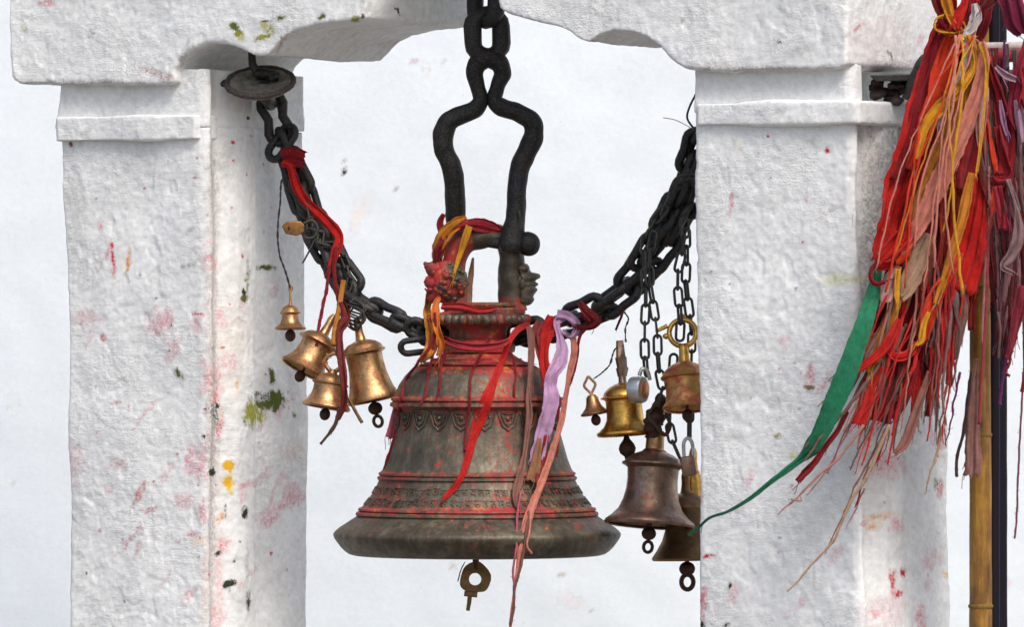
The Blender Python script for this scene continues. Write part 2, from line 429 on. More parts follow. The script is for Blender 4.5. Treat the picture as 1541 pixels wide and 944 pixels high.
for _ in range(2): ws.append((random.uniform(440, 1060), random.uniform(40, 930), random.uniform(1.5, 3.5), random.uniform(1.5, 3.5), 0, (.5, .48, .46), random.uniform(.4, .8)))
paint(face, ws)
# the rest of the wall round the detailed face (below, above, sides)
kk = (F+WALLY)/F
x0, x1 = P(-160, 0, WALLY).x, P(1700, 0, WALLY).x; zt, zb = P(0, -160, WALLY).z, P(0, 1100, WALLY).z; yy = WALLY*S
mb = MB()
for (a, b_, c, d) in ((-9, x0, 0, 5.2), (x1, 9, 0, 5.2), (x0, x1, zt, 5.2), (x0, x1, 0, zb)):
    mb.box(((a+b_)/2, yy+.15, (c+d)/2), b_-a, .3, d-c)
mb.box(((x0+x1)/2, yy+.21, (zt+zb)/2), x1-x0, .18, zt-zb)
mb.build('masonry', M_wall, shr, smooth=False)
mb = MB(); mb.box((0, yy+.12, 5.28), 18.4, .6, .16); mb.build('coping', M_wall, shr, smooth=False, bevel=.02)

# ---- gateway: voxel-rounded plaster solids
def remeshed(name, mbs, material, parent, voxel=.006, amp=1.0, seed=0):
    tmp = mbs.build('tmp', None, None, smooth=False, fix=False)
    bm = bmesh.new(); bm.from_mesh(tmp.data); bmesh.ops.triangulate(bm, faces=bm.faces); bmesh.ops.recalc_face_normals(bm, faces=bm.faces); bm.to_mesh(tmp.data); bm.free()
    md = tmp.modifiers.new('r', 'REMESH'); md.mode = 'VOXEL'; md.voxel_size = voxel
    sm = tmp.modifiers.new('s', 'SMOOTH'); sm.factor = .5; sm.iterations = 4
    dg = bpy.context.evaluated_depsgraph_get(); dg.update()
    me = bpy.data.meshes.new_from_object(tmp.evaluated_get(dg)); off = Vector(tmp.location)
    bpy.data.objects.remove(tmp)
    po = wloc(parent)
    cos = []
    for v in me.vertices:
        w_ = v.co+off; nn = v.normal
        a = nz(w_.x*4, w_.y*4, w_.z*3+seed)*.010+nz(w_.x*13, w_.y*13, w_.z*10+seed)*.0024
        q = nz(w_.x*38, w_.y*38, w_.z*34+seed); a += q*.0011
        q = nz(w_.x*75+9, w_.y*75, w_.z*70+seed); a += q*.0011
        # old chips and flakes of limewash
        f = nz(w_.x*17+40, w_.y*17, w_.z*15+seed)
        if f > .33: a -= min(.0018, (f-.33)*.04)
        cos += list(w_+nn*a*amp-po)
    me.vertices.foreach_set('co', cos); me.update(); me.name = name
    me.materials.clear(); me.materials.append(material)
    me.polygons.foreach_set('use_smooth', [True]*len(me.polygons))
    me.color_attributes.new('stain', 'FLOAT_COLOR', 'POINT').data.foreach_set('color', [0]*(4*len(me.vertices)))
    o = bpy.data.objects.new(name, me); COL.objects.link(o); o.parent = parent; return o
gate = empty('arched_gateway', L(40, 0, 0), 'weathered whitewashed plaster gateway with cusped arch lintel on two square pillars', 'gateway')
T = 145
# lintel profile from the front edge
prof_px = [(12, 0), (14, 40), (16, 85), (20, 118), (30, 126), (90, 127), (160, 125), (230, 127), (262, 124), (262, 105), (270, 88), (288, 72), (312, 63), (338, 64), (360, 72), (385, 84), (402, 84), (414, 70), (428, 55), (450, 43), (485, 34), (520, 31), (546, 28), (551, 5), (553, -60), (600, -95), (680, -110), (735, -90),
           (752, 10), (763, 19), (790, 26), (815, 34), (840, 40), (856, 48), (872, 60), (886, 64), (900, 54), (922, 46), (950, 47), (972, 55), (992, 68), (1004, 82), (1018, 94), (1034, 102), (1060, 105), (1100, 108), (1160, 104), (1220, 104), (1262, 103), (1274, 96)]
pts = [onplane(x, y, -T-18) for x, y in prof_px]
pr = [(u, z) for u, z in pts]
ztop = CZ+(472+330)*S
pr = [(pr[0][0]-6, ztop)]+pr+[(pr[-1][0]+2, ztop)]
mb = MB(); mb.prism(pr, 2*T+36, lambda a, b_, t: L(a, -T-18+t, b_))
lint = remeshed('lintel', mb, M_gate, gate, .006, 1.0, 3)
dk = DARKP
paint(lint, [(352, 40, 8, 6, 40, MOSS, 1.5), (358, 50, 8, 5, 60, MOSSL, 1.6), (362, 58, 5, 4, 0, CREAM, 1.4), (398, 38, 9, 5, 70, CREAM, 1.4), (393, 56, 11, 4, -20, MOSSL, 1.6), (406, 44, 6, 7, 0, MOSSL, 1.0), (422, 27, 10, 3, -25, MOSS, 1.3), (400, 31, 7, 1.5, 0, dk, 1.4), (484, 24, 5, 4, 0, MOSS, 1.6), (535, 28, 5, 4, 0, MOSSL, 1.6), (545, 24, 3, 3, 0, dk, 1.5), (598, 16, 7, 1.6, 45, dk, 2), (36, 42, 5, 4, 0, MOSSL, .9), (137, 46, 3, 1.5, 0, (.3, .3, .28), 1), (140, 50, 3, 2, 0, dk, .8),
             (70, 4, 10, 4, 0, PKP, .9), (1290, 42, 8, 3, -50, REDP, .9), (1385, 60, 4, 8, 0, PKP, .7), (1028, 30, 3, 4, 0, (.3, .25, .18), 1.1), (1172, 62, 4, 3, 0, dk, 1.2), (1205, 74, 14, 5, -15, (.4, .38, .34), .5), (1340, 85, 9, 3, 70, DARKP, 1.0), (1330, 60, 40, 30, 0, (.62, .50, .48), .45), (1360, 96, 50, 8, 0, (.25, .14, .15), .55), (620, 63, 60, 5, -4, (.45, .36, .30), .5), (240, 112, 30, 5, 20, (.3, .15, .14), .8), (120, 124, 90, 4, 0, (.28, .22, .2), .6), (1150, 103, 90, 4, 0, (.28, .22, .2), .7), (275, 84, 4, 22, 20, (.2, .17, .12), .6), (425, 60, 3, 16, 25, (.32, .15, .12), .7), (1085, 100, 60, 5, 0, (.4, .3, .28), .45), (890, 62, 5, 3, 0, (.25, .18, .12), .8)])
def section(u0, u1, v0, v1, g=1.0):
    """square pillar with a rounded half shaft in each side face"""
    h = [(u1-14, v0), (u1-4, v0+3), (u1, v0+10), (u1-14*g, v0+32), (u1-15*g, v0+42), (u1-2*g, v0+58), (u1+5*g, v0+72), (u1+7*g, v0+95), (u1+5*g, v0+122), (u1-9*g, v0+130), (u1-11*g, v0+150), (u1-5*g, v0+200), (u1-6*g, v1-10), (u1-10*g, v1)]
    l = [(u0+10*g, v1), (u0+8*g, v1-10), (u0+10*g, v0+146), (u0+2*g, v0+136), (u0+2*g, v0+80), (u0+24*g, v0+42), (u0, v0+8), (u0+2, v0+1), (u0+6, v0)]
    return h+l
def rect(u0, u1, v0, v1): return [(u1-8, v0), (u1, v0+8), (u1, v1), (u0, v1), (u0, v0+8), (u0+8, v0)]
def loft(levels):
    """levels: (z, section)"""
    mb = MB(); n_ = len(levels[0][1]); vs = []; fs = []
    for z, sec in levels: vs += [L(a, b_, z) for a, b_ in sec]
    for i in range(len(levels)-1):
        for k in range(n_):
            l = (k+1) % n_; fs.append((i*n_+k, i*n_+l, (i+1)*n_+l, (i+1)*n_+k))
    fs.append(tuple(reversed(range(n_)))); fs.append(tuple((len(levels)-1)*n_+k for k in range(n_)))
    mb.add(vs, fs); return mb
def zof(py, u, v):   # height of a photo row at gateway (u, v)
    p = L(u, v, 0); k = (F+p.y/S)/F; return CZ+(472-py)*S*k
def uof(px, v): return onplane(px, 472, v)[0]
# left pillar
def pillar(edges, vb, collar, neck, seed, stains, notch=False):
    """edges: (py, pxleft, pxright) of the front face"""
    us = [(py, uof(a, -T), uof(b_, -T)) for py, a, b_ in edges]
    um = us[0][1]
    top_ = zof(us[0][0], us[0][1], -T)+.05
    lev = [(1.0, section(us[-1][1], us[-1][2], -T, vb))]+[(zof(py, a, -T), section(a, b_, -T, vb)) for py, a, b_ in reversed(us)]+[(top_, section(us[0][1], us[0][2], -T, vb))]
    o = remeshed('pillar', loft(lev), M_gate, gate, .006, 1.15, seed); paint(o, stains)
    (y0, y1, pa, pb) = collar
    a, b_ = uof(pa, -T-9), uof(pb, -T-9)
    sc = rect(a, b_, -T-11, vb+8) if notch else rect(a, b_-16, -T-11, -T+60)
    c = remeshed('capital_band', loft([(zof(y1, a, -T)-.002, sc), (zof(y0, a, -T)+.006, sc)]), M_gate, o, .006, .9, seed+1); paint(c, [s_ for s_ in stains if y0-14 < s_[1] < y1+8])
    (y0, y1, pa, pb, pa2) = neck
    a, b_, a2 = uof(pa, -T), uof(pb, -T), uof(pa2, -T)
    if notch:
        s1 = [(b_-10, -T), (b_, -T+8), (b_, -T+34), (b_-70, -T+46), (b_-70, vb-30), (b_, vb-10), (b_, vb), (a, vb), (a, -T)]
        s2 = [(u+(a2-a if u == a else 0), v_) for u, v_ in s1]
        lv = [(zof(y1, a, -T)-.02, s1), (zof(y0, a, -T)+.012, s2)]
    else:
        lv = [(zof(y1, a, -T)-.03, section(a, b_, -T, vb, 1)), (zof(y0+6, a, -T), section(a2-4, b_, -T, vb, 1)), (zof(y0, a, -T)+.03, section(a2, b_, -T, vb, 1))]
    remeshed('capital_neck', loft(lv), M_gate, o, .006, .9, seed+2)
    # foot of the pillar, below what the photograph shows
    sec = section(us[-1][1]-14, us[-1][2]+14, -T-14, vb+14)
    sec2 = section(us[-1][1]-50, us[-1][2]+50, -T-50, vb+50)
    remeshed('pillar_foot', loft([(.0, sec2), (.28, sec2), (.30, sec), (1.01, sec)]), M_gate, o, .012, 1, seed+3)
    return o
st = [(170, 390, 3.5, 22, -5, REDP, 1.3), (160, 382, 3, 22, 25, PKP, .8), (192, 397, 2.5, 15, 5, ORP, 1.2), (195, 380, 2, 14, -8, ORP, .6), (240, 488, 16, 18, 20, PKP, .75), (255, 482, 6, 14, 10, PKP, .9), (156, 509, 5, 5, 30, REDP, 1.0), (175, 607, 9, 2, -10, REDP, .9), (205, 750, 2, 18, 25, REDP, .8), (212, 742, 2, 14, 25, REDP, .9), (225, 768, 3, 15, 65, PKP, 1.1), (195, 815, 3, 28, 42, PKP, .95), (210, 632, 3, 18, 35, PKP, .7), (285, 690, 6, 18, 15, PKP, .85), (300, 700, 14, 24, 0, PKP, .75), (305, 770, 5, 22, 0, PKP, .9), (275, 755, 14, 12, 0, PKP, .6), (130, 480, 20, 10, 0, PKP, .55), (260, 530, 8, 18, 20, PKP, .6), (152, 340, 4, 7, 0, PKP, .7), (175, 700, 14, 8, 0, PKP, .5),
      (298, 473, 7, 2, 10, REDP, 1.3), (295, 490, 8, 12, 0, PKP, .7), (315, 385, 8, 22, 10, PKP, .75), (322, 400, 4, 12, 10, REDP, .6), (318, 560, 14, 22, 0, REDP, .65), (325, 600, 5, 26, 0, REDP, .9), (318, 585, 16, 14, 0, PKP, .7), (330, 640, 5, 20, 5, REDP, .9), (322, 620, 7, 22, -5, DARKP, 1.0), (312, 614, 3, 7, 0, DARKP, 1.0), (316, 660, 8, 20, 20, (.3, .1, .1), .7), (270, 563, 4, 9, -30, MOSS, 1.4), (266, 556, 2, 4, 0, DARKP, 1.2), (306, 657, 3, 3, 0, DARKP, 1.3), (327, 610, 3, 5, 0, DARKP, 1.6), (319, 711, 5, 5, 40, DARKP, 1.9),
      (367, 440, 3, 5, 0, DARKP, 1.8), (368, 450, 5, 6, 0, MOSS, 1.8), (369, 422, 3, 3, 0, MOSSL, 1.2), (400, 403, 12, 3.5, 0, MOSS, 1.8), (396, 402, 5, 2.5, 0, DARKP, 1.7), (409, 567, 4, 9, 0, MOSS, 1.8), (357, 579, 3, 7, 0, ORP, .9), (415, 604, 10, 13, 0, MOSS, 1.9), (397, 610, 12, 9, 0, MOSS, 1.6), (378, 622, 9, 16, 0, MOSSL, 1.7), (392, 626, 7, 12, 0, MOSSL, 1.3), (405, 596, 22, 5, -12, DARKP, .95), (388, 592, 4, 4, 0, DARKP, 1.1), (376, 608, 6, 7, 0, DARKP, .9), (369, 636, 3, 6, 0, DARKP, 1.0), (442, 626, 3, 4, 0, (.2, .25, .1), 1.3),
      (343, 703, 7, 8, 0, YELP, 1.7), (342, 725, 8, 9, 0, YELP, 1.7), (346, 736, 5, 7, 0, (.75, .55, .08), 1.4), (332, 780, 5, 7, 20, ORP, 1.1), (339, 768, 2, 9, 0, DARKP, 1.0), (369, 773, 4.5, 8, 0, DARKP, 1.8), (344, 880, 9, 5, -30, DARKP, 1.9), (328, 834, 5, 5, 30, DARKP, 1.7), (374, 908, 2.5, 14, 0, DARKP, 1.3), (372, 850, 3, 30, 0, (.45, .45, .42), .9), (373, 415, 2, 24, 0, (.2, .2, .2), 1.0), (434, 757, 24, 8, -20, PKP, .85), (405, 780, 16, 10, -35, PKP, .7), (440, 745, 16, 16, 0, PKP, .65), (437, 680, 18, 12, 0, (.7, .5, .45), .55), (370, 730, 12, 5, -20, PKP, .8), (365, 745, 5, 16, 0, PKP, .7), (335, 820, 10, 10, 0, REDP, .7), (290, 805, 6, 4, 0, REDP, .8), (310, 815, 22, 8, 0, ORP, .45), (345, 520, 30, 60, 0, (.70, .58, .46), .42), (330, 860, 8, 50, 0, PKP, .5), (308, 870, 4, 40, 0, (.4, .25, .22), .6), (325, 930, 12, 20, 0, PKP, .7),
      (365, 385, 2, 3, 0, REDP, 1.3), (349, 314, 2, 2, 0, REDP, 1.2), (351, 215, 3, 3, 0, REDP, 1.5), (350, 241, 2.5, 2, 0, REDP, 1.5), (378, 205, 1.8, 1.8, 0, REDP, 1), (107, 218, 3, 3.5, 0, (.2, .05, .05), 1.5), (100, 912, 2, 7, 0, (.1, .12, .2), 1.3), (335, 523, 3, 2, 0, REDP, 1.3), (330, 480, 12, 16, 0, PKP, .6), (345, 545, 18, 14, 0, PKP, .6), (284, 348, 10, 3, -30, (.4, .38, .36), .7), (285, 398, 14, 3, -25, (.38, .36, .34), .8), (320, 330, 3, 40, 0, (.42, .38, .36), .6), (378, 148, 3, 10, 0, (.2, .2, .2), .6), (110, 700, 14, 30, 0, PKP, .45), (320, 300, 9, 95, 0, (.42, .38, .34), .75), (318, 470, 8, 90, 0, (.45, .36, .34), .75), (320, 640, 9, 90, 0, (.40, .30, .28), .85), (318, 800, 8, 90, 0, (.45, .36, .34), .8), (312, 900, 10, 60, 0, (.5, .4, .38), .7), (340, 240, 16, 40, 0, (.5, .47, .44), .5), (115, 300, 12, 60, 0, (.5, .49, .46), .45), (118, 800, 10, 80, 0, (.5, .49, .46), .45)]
rp = random.Random(3)
for _ in range(60): st.append((rp.uniform(115, 445), rp.uniform(230, 930), rp.uniform(1, 2.2), rp.uniform(1, 2.5), 0, rp.choice((REDP, DARKP, PKP)), rp.uniform(.9, 1.5)))
for _ in range(15): st.append((rp.uniform(120, 440), rp.uniform(420, 930), rp.uniform(2, 6), rp.uniform(8, 20), rp.uniform(15, 50), PKP, rp.uniform(.45, .75)))
pillar([(218, 88, 311), (300, 90, 312), (400, 97, 314), (520, 101, 314), (620, 99, 315), (720, 103, 313), (840, 104, 312), (960, 102, 312)], T, (178, 214, 79, 312), (124, 180, 80, 311, 93), 11, st)
stain_shade2 = [(1245, 226, 3, 3.5, 0, REDP, 1.6), (1156, 204, 2, 2, 0, REDP, 1.4), (1101, 306, 3, 18, 5, PKP, .9), (1214, 299, 2, 6, 0, PKP, 1.1), (1268, 420, 26, 9, 0, (.62, .62, .30), .9), (1219, 565, 6, 18, 0, PKP, .9), (1240, 578, 4, 16, 35, PKP, .7), (1218, 584, 7, 3.5, 0, (.22, .15, .06), 1.5), (1171, 657, 4, 4, 0, (.4, .35, .15), 1.1), (1193, 688, 5, 5, 0, (.6, .6, .25), 1), (1203, 690, 3, 3, 0, (.6, .6, .25), .9), (1064, 838, 12, 2.5, -15, REDP, 1.4), (1058, 900, 6, 16, 0, PKP, 1.1), (1056, 930, 5, 12, 0, REDP, .7), (1056, 945, 4, 9, 0, DARKP, 1.2), (1098, 883, 2.5, 4, 0, DARKP, 1.6), (1093, 941, 5, 2, 0, DARKP, 1.6), (1173, 810, 2.5, 2, 0, DARKP, 1.3), (1054, 745, 4, 14, 0, PKP, .8), (1135, 55, 2, 2, 0, DARKP, .9), (1110, 220, 4, 12, -20, CREAM, .5),
       (1343, 872, 5, 12, 0, REDP, 1.1), (1359, 863, 4, 6, 0, REDP, 1.5), (1350, 896, 8, 4, -30, REDP, 1.4), (1345, 890, 4, 12, 0, PKP, 1), (1313, 795, 8, 4, -10, ORP, 1.0), (1315, 790, 12, 5, 0, YELP, .7), (1325, 777, 26, 4, -8, ORP, .7), (1350, 790, 10, 10, 0, PKP, .8), (1300, 788, 4, 4, 0, PKP, 1), (1335, 700, 22, 18, 0, PKP, .7), (1410, 728, 5, 8, 0, DARKP, .9), (1413, 735, 5, 12, 0, REDP, .9), (1408, 725, 4, 5, 0, MOSSL, 1.1), (1413, 668, 10, 8, 0, PKP, .9), (1434, 800, 8, 6, 0, PKP, .7), (1426, 865, 5, 5, 0, YELP, .9), (1385, 930, 8, 14, 0, PKP, .9), (1320, 925, 16, 5, 25, PKP, .9), (1398, 845, 8, 14, 20, PKP, .5), (1335, 920, 30, 24, 0, PKP, .35), (1288, 690, 16, 20, 0, (.5, .46, .42), .6), (1440, 640, 5, 9, 0, CREAM, .7),
       (1309, 380, 15, 190, 0, (.26, .235, .19), .8), (1350, 290, 34, 100, 0, (.20, .19, .165), .85)]  # these two paint the ribbon bundle's shade, with dirt, onto the side face
for _ in range(30): stain_shade2.append((rp.uniform(1055, 1440), rp.uniform(230, 930), rp.uniform(1, 2.2), rp.uniform(1, 2.2), 0, rp.choice((REDP, DARKP, PKP)), rp.uniform(.8, 1.3)))
for _ in range(14): stain_shade2.append((rp.uniform(1060, 1430), rp.uniform(500, 930), rp.uniform(4, 10), rp.uniform(6, 16), rp.uniform(0, 50), PKP, rp.uniform(.35, .6)))
pillar([(190, 1045, 1285), (300, 1044, 1286), (420, 1045, 1288), (560, 1049, 1291), (700, 1051, 1293), (820, 1053, 1296), (960, 1051, 1300)], T, (158, 190, 1043, 1292), (104, 160, 1043, 1281, 1045), 31, stain_shade2, True)

# ================================================================ BIG BELL
BX = 718
prof = [(0, 556), (60, 553), (84, 549), (97, 556), (108, 565), (118, 580), (123, 592), (125, 597), (129.5, 599), (130, 602), (127, 604.5), (131, 607), (131.5, 611), (126, 614), (122.5, 617), (123, 640), (126, 655), (131, 672), (136, 690), (142, 706), (144.5, 710), (148, 711.5), (148.5, 714.5), (146, 716), (150, 718), (150.5, 721), (148, 723), (153, 735), (161, 748), (171, 761), (174, 764), (178.5, 765), (179.5, 768), (177, 769.5), (182, 771.5), (183, 775), (181, 777), (193, 785), (207, 794), (213, 799), (216, 802.5), (216.6, 806), (214.5, 811), (210, 817.5), (205, 824), (199, 830), (193, 834), (186, 836), (178, 834), (160, 815), (140, 760), (118, 700), (108, 640), (100, 590), (60, 570), (0, 566)]
OUT = prof[1:45]
def bell_r(y):
    for (r0, y0), (r1, y1) in zip(OUT, OUT[1:]):
        if y0 <= y <= y1 and y1 > y0: return r0+(r1-r0)*(y-y0)/(y1-y0)
    return 60 if y < 549 else 200
def bell_d(px, py, extra=4):
    r = bell_r(py); dx = px-BX
    return -math.sqrt(max(0, r*r-dx*dx))-extra
bell = empty('temple_bell', P(BX, 556, 0), 'huge dark bronze temple bell smeared with red powder, hanging in the archway', 'bell')
def lz(y): return CZ+(472-y)*S
cx = (BX-770.5)*S
mb = MB(); dens = []
for (a, b_) in zip(prof, prof[1:]):
    k = max(1, int(math.hypot(b_[0]-a[0], b_[1]-a[1])/4))
    for i in range(k): dens.append((a[0]+(b_[0]-a[0])*i/k, a[1]+(b_[1]-a[1])*i/k))
dens.append(prof[-1])
mb.lathe([(r*S, lz(y)) for r, y in dens], (cx, 0, 0), 260)
body = mb.build('bell_body', M_bronze, bell, autosmooth=40)
def paint_bell(o, fn):
    me = o.data; off = wloc(o); at = me.color_attributes.new('stain', 'FLOAT_COLOR', 'POINT'); data = []
    for v in me.vertices:
        w_ = v.co+off; data += fn(w_)
    at.data.foreach_set('color', data)
RP = (.46, .014, .020); RP2 = (.60, .04, .05)
spots = [(632, 660, 5), (614, 676, 4), (755, 684, 9), (746, 707, 10), (660, 700, 8), (750, 640, 10), (835, 735, 8), (800, 720, 8), (620, 640, 7), (870, 790, 8), (820, 795, 8), (685, 620, 14), (622, 628, 12)]
def bell_stain(w_):
    x, y, d = PX(w_); k = 0
    if d > 60: x = 700+.2*x
    stripe = max(0, nz(math.atan2(w_.x-cx, -w_.y)*14, 0, 1)+.1)
    for ys, ln in ((617, 70), (724, 36), (556, 40), (777, 18)):
        if ys < y < ys+ln: k = max(k, 1.3*stripe*(1-(y-ys)/ln))
    if y < 552: k = .75
    elif y < 597: k = max(k, .5) if k > .5 else .12+.35*max(0, 1-abs(x-760)/60)-.1*max(0, 1-abs(x-640)/60)+.4*max(0, 1-(y-552)/16)
    for yc, wd, kk in ((601, 4, .58), (609, 4, .45), (714, 4, .52), (720, 3, .42), (768, 3, .60), (774, 3, .52), (617, 4, .45), (547, 8, .75)):
        if abs(y-yc) < wd: k = max(k, kk)
    if 614 < y < 645: k = max(k, .45-.3*(y-614)/31)
    if 722 < y < 765: k = max(k, .24+.2*nz(x*.02, 0, 1))
    if 645 <= y < 710: k = max(k, .06+.22*max(0, 1-abs(x-765)/60))
    if 778 < y < 800: k = max(k, .08)
    for sx, sy, r in spots:
        q = ((x-sx)**2+(y-sy)**2)/(r*r)
        if q < 2: k = max(k, (.42)*(1-q/2))
    k += .14+.26*nz(w_.x*9, w_.y*9, w_.z*5)
    c = RP
    return [c[0], c[1], c[2], max(0, k)]
paint_bell(body, bell_stain)
# petal frieze: scalloped lotus medallions in relief
mb = MB(); npet = 22
for k in range(npet):
    a0 = 2*math.pi*(k+.35)/npet; hw = 2*math.pi/npet*.5
    for ring_i, (sc, ht) in enumerate(((1, 3.2), (.62, 4.6))):
        pts = []
        for j in range(25):
            t = -1+2*j/24
            y = 619+(28*(1-abs(t)**2.2)-3*abs(math.sin(t*6)))*sc
            pts.append((t*hw*.93*sc, y))
        if ring_i: pts = [(t, y+3) for t, y in pts]+[(pts[-1][0], 622), (pts[0][0], 622)]; pts.append(pts[0])
        mb.tube([Vector((cx+math.sin(a0+t)*(bell_r(y)+1)*S, -math.cos(a0+t)*(bell_r(y)+1)*S, lz(y))) for t, y in pts], 1.5*S, 5, wob=.4, wf=400)
    for (t, y, r) in ((0, 628, 3.6), (-.4, 626, 2.4), (.4, 626, 2.4), (0, 636, 2.2)):
        rr = (bell_r(y)+.6)*S; mb.ball((cx+math.sin(a0+t*hw)*rr, -math.cos(a0+t*hw)*rr, lz(y)), r*S, wob=.5, wf=300, seg=8, ring=6)
pet = mb.build('petal_frieze', M_bronze, bell)
paint_bell(pet, lambda w_: [RP[0], RP[1], RP[2], .36+.5*nz(w_.x*12, w_.y*12, w_.z*12)])
# raised mouldings with pearled edge under the shoulder
mb = MB()
for k in range(150):
    a = 2*math.pi*k/150; mb.ball((cx+math.sin(a)*79*S, -math.cos(a)*79*S, lz(547)), 2.1*S, seg=6, ring=4)
for k in range(100):
    a = 2*math.pi*k/100; mb.ball((cx+math.sin(a)*66*S, -math.cos(a)*66*S, lz(541)), 1.6*S, seg=6, ring=4)
pb_ = mb.build('pearl_border', M_bronze, bell)
paint_bell(pb_, lambda w_: [RP[0], RP[1], RP[2], .7])
# worn two-line inscription, one glyph at a time, bent round the bell
def glyph(ch):
    cu = bpy.data.curves.new('g', 'FONT'); cu.body = ch; cu.size = 1; cu.extrude = .0; cu.resolution_u = 2
    o = bpy.data.objects.new('g', cu); COL.objects.link(o)
    dg = bpy.context.evaluated_depsgraph_get(); dg.update()
    me = bpy.data.meshes.new_from_object(o.evaluated_get(dg)); bpy.data.objects.remove(o)
    vs = [v.co.copy() for v in me.vertices]; fs = [tuple(p.vertices) for p in me.polygons]
    ed = {}
    for f in fs:
        for a, b_ in zip(f, f[1:]+f[:1]): ed[(a, b_)] = 1
    be = [e for e in ed if (e[1], e[0]) not in ed]
    return vs, fs, be
G = {}
rows = ('१७८२रवतसगलवकलमनरहबतगपयसदलनवकतरसम' , 'रामगससनाहमलबदखतनवपलकरगयसहतमनदबरल')
try:
    mb = MB(); rn = random.Random(4)
    for ri, (txt, yc) in enumerate(zip(rows, (737, 754))):
        txt = txt+txt+txt
        rb = bell_r(yc); th = -1.75; i = 0
        while th < 1.75+2.6:
            ch = txt[i % len(txt)]; i += 1
            if ch not in G: G[ch] = glyph(ch)
            vs, fs, be = G[ch]
            if not vs: continue
            mx = max(v.x for v in vs); mn = min(v.x for v in vs)
            sc = 15*rn.uniform(.9, 1.12); dy = rn.uniform(-1.2, 1.2)
            nn = len(vs); out = []
            for lay in (-1.0, 1.9):
                for v in vs:
                    y = yc+5-v.y*sc+dy; a = th+(v.x-mn)*sc/rb; r = (bell_r(y)+lay)*S
                    out.append((cx+math.sin(a)*r, -math.cos(a)*r, lz(y)))
            ff = [tuple(q+nn for q in f) for f in fs]+[(a, b_, b_+nn, a+nn) for a, b_ in be]
            mb.add(out, ff)
            th += (mx-mn)*sc/rb+rn.uniform(.008, .03)
    ins = mb.build('inscription', M_bronze, bell, smooth=False)
    paint_bell(ins, lambda w_: [RP[0], RP[1], RP[2], .25+.5*nz(w_.x*10, w_.y*10, w_.z*6)])
except Exception as e: print('inscription', e)
# neck and crown
redst = lambda lo, hi: (lambda w_: [RP[0], RP[1], RP[2], lo+(hi-lo)*(.5+nz(w_.x*13, w_.y*13, w_.z*13))])
mb = MB(); mb.lathe([(q*S, lz(y)) for q, y in [(90, 549), (72, 545), (60, 538), (53, 533), (52, 531), (56, 530), (57, 522), (55, 514), (50, 511), (44, 509), (43, 500), (46, 492), (56, 488), (70, 487), (76, 484), (78, 480), (74, 476), (64, 473), (58, 471), (40, 466), (0, 464)]], (cx+1*S, 0, 0), 96, wob=.02, wf=20)
nk = mb.build('bell_neck', M_bronze, bell, autosmooth=50); paint_bell(nk, redst(.3, 1.1))
mb = MB()
for k in range(40):
    a = 2*math.pi*k/40; mb.ball((cx+2*S+math.sin(a)*74*S, -math.cos(a)*74*S, lz(481)), 7.2*S, 7.2*S, 7.8*S, wob=.25, wf=60, seg=12, ring=8)
bd = mb.build('bead_ring', M_bronze, bell); paint_bell(bd, redst(.05, 1.0))
# crown loop (square-shouldered arch of cast bronze)
loop = [(686, 470, 17), (684, 440, 17), (683, 415, 17), (684, 392, 18), (690, 374, 19), (702, 362, 19), (720, 356, 20), (742, 355, 19), (760, 362, 18), (769, 380, 19), (770, 405, 20), (769, 430, 20), (771, 455, 21), (773, 470, 22)]
lp = smooth_path(loop, 7)
mb = MB(); mb.tube([P(x, y, 0) for x, y, r in lp], [r*S for x, y, r in lp], 20, wob=.14, wf=26)
cb = P(735, 0, 0).x
for k_, (rx_, y0_, y1_) in enumerate(((56, 474, 463), (51, 463, 455))):
    sq = Matrix.Diagonal((1, .72, 1)); mb.lathe([(0, lz(y1_)), ((rx_-3)*S, lz(y1_)), (rx_*S, lz(y1_+2)), (rx_*S, lz(y0_-2)), ((rx_-3)*S, lz(y0_)), (0, lz(y0_))], (cb, 0, 0), 48, axis=sq, wob=.03, wf=25)
cl = mb.build('crown_loop', M_bronze, bell, bevel=.003, autosmooth=45)
def loopst(w_):
    x, y, d = PX(w_)
    k = .85 if x < 712 else (.85 if y < 350 else .08)
    if y > 445: k = .6
    return [RP[0], RP[1], RP[2], k+.3*nz(w_.x*14, w_.y*14, w_.z*14)]
paint_bell(cl, loopst)
# lion mask on the left: muzzle to the left, mane curls, fangs, ears
mb = MB()
c0 = P(674, 425, -6)
mb.ball(c0, 30*S, 26*S, 34*S, 36, 24, wob=.16, wf=45)
mb.ball(P(655, 405, -8), 15*S, 16*S, 12*S, wob=.2, wf=70, seg=20, ring=14)      # brow
mb.ball(P(645, 401, -8), 7*S, 8*S, 6*S, wob=.2, wf=90)        # nose tip
mb.ball(P(640, 397, -8), 3.2*S, 4*S, 3.5*S)
mb.ball(P(652, 425, -8), 14*S, 16*S, 12*S, wob=.25, wf=80)
mb.ball(P(655, 447, -6), 13*S, 14*S, 10*S, wob=.25, wf=80)
for k in range(46):
    a = rp.uniform(0, 6.28); q = rp.uniform(.25, 1); x = 676+26*q*math.cos(a); y = 425+31*q*math.sin(a)
    dd = -6-27*math.sqrt(max(0, 1-q*q))
    mb.ball(P(x, y, dd), rp.uniform(3, 5.5)*S, rp.uniform(3, 5)*S, rp.uniform(3, 5)*S, wob=.3, wf=120, seg=10, ring=7)
for (x, y, dd) in ((652, 410, -24), (656, 436, -22), (648, 436, -18)): mb.ball(P(x, y, dd), 4*S)
for (a, b_) in (((643, 418), (640, 426)), ((645, 440), (639, 434))): mb.tube([P(a[0], a[1], -14), P(b_[0], b_[1], -14)], [3*S, 1*S], 6)
li = mb.build('lion_mask', M_bronze, bell); paint_bell(li, redst(.1, 1.1))
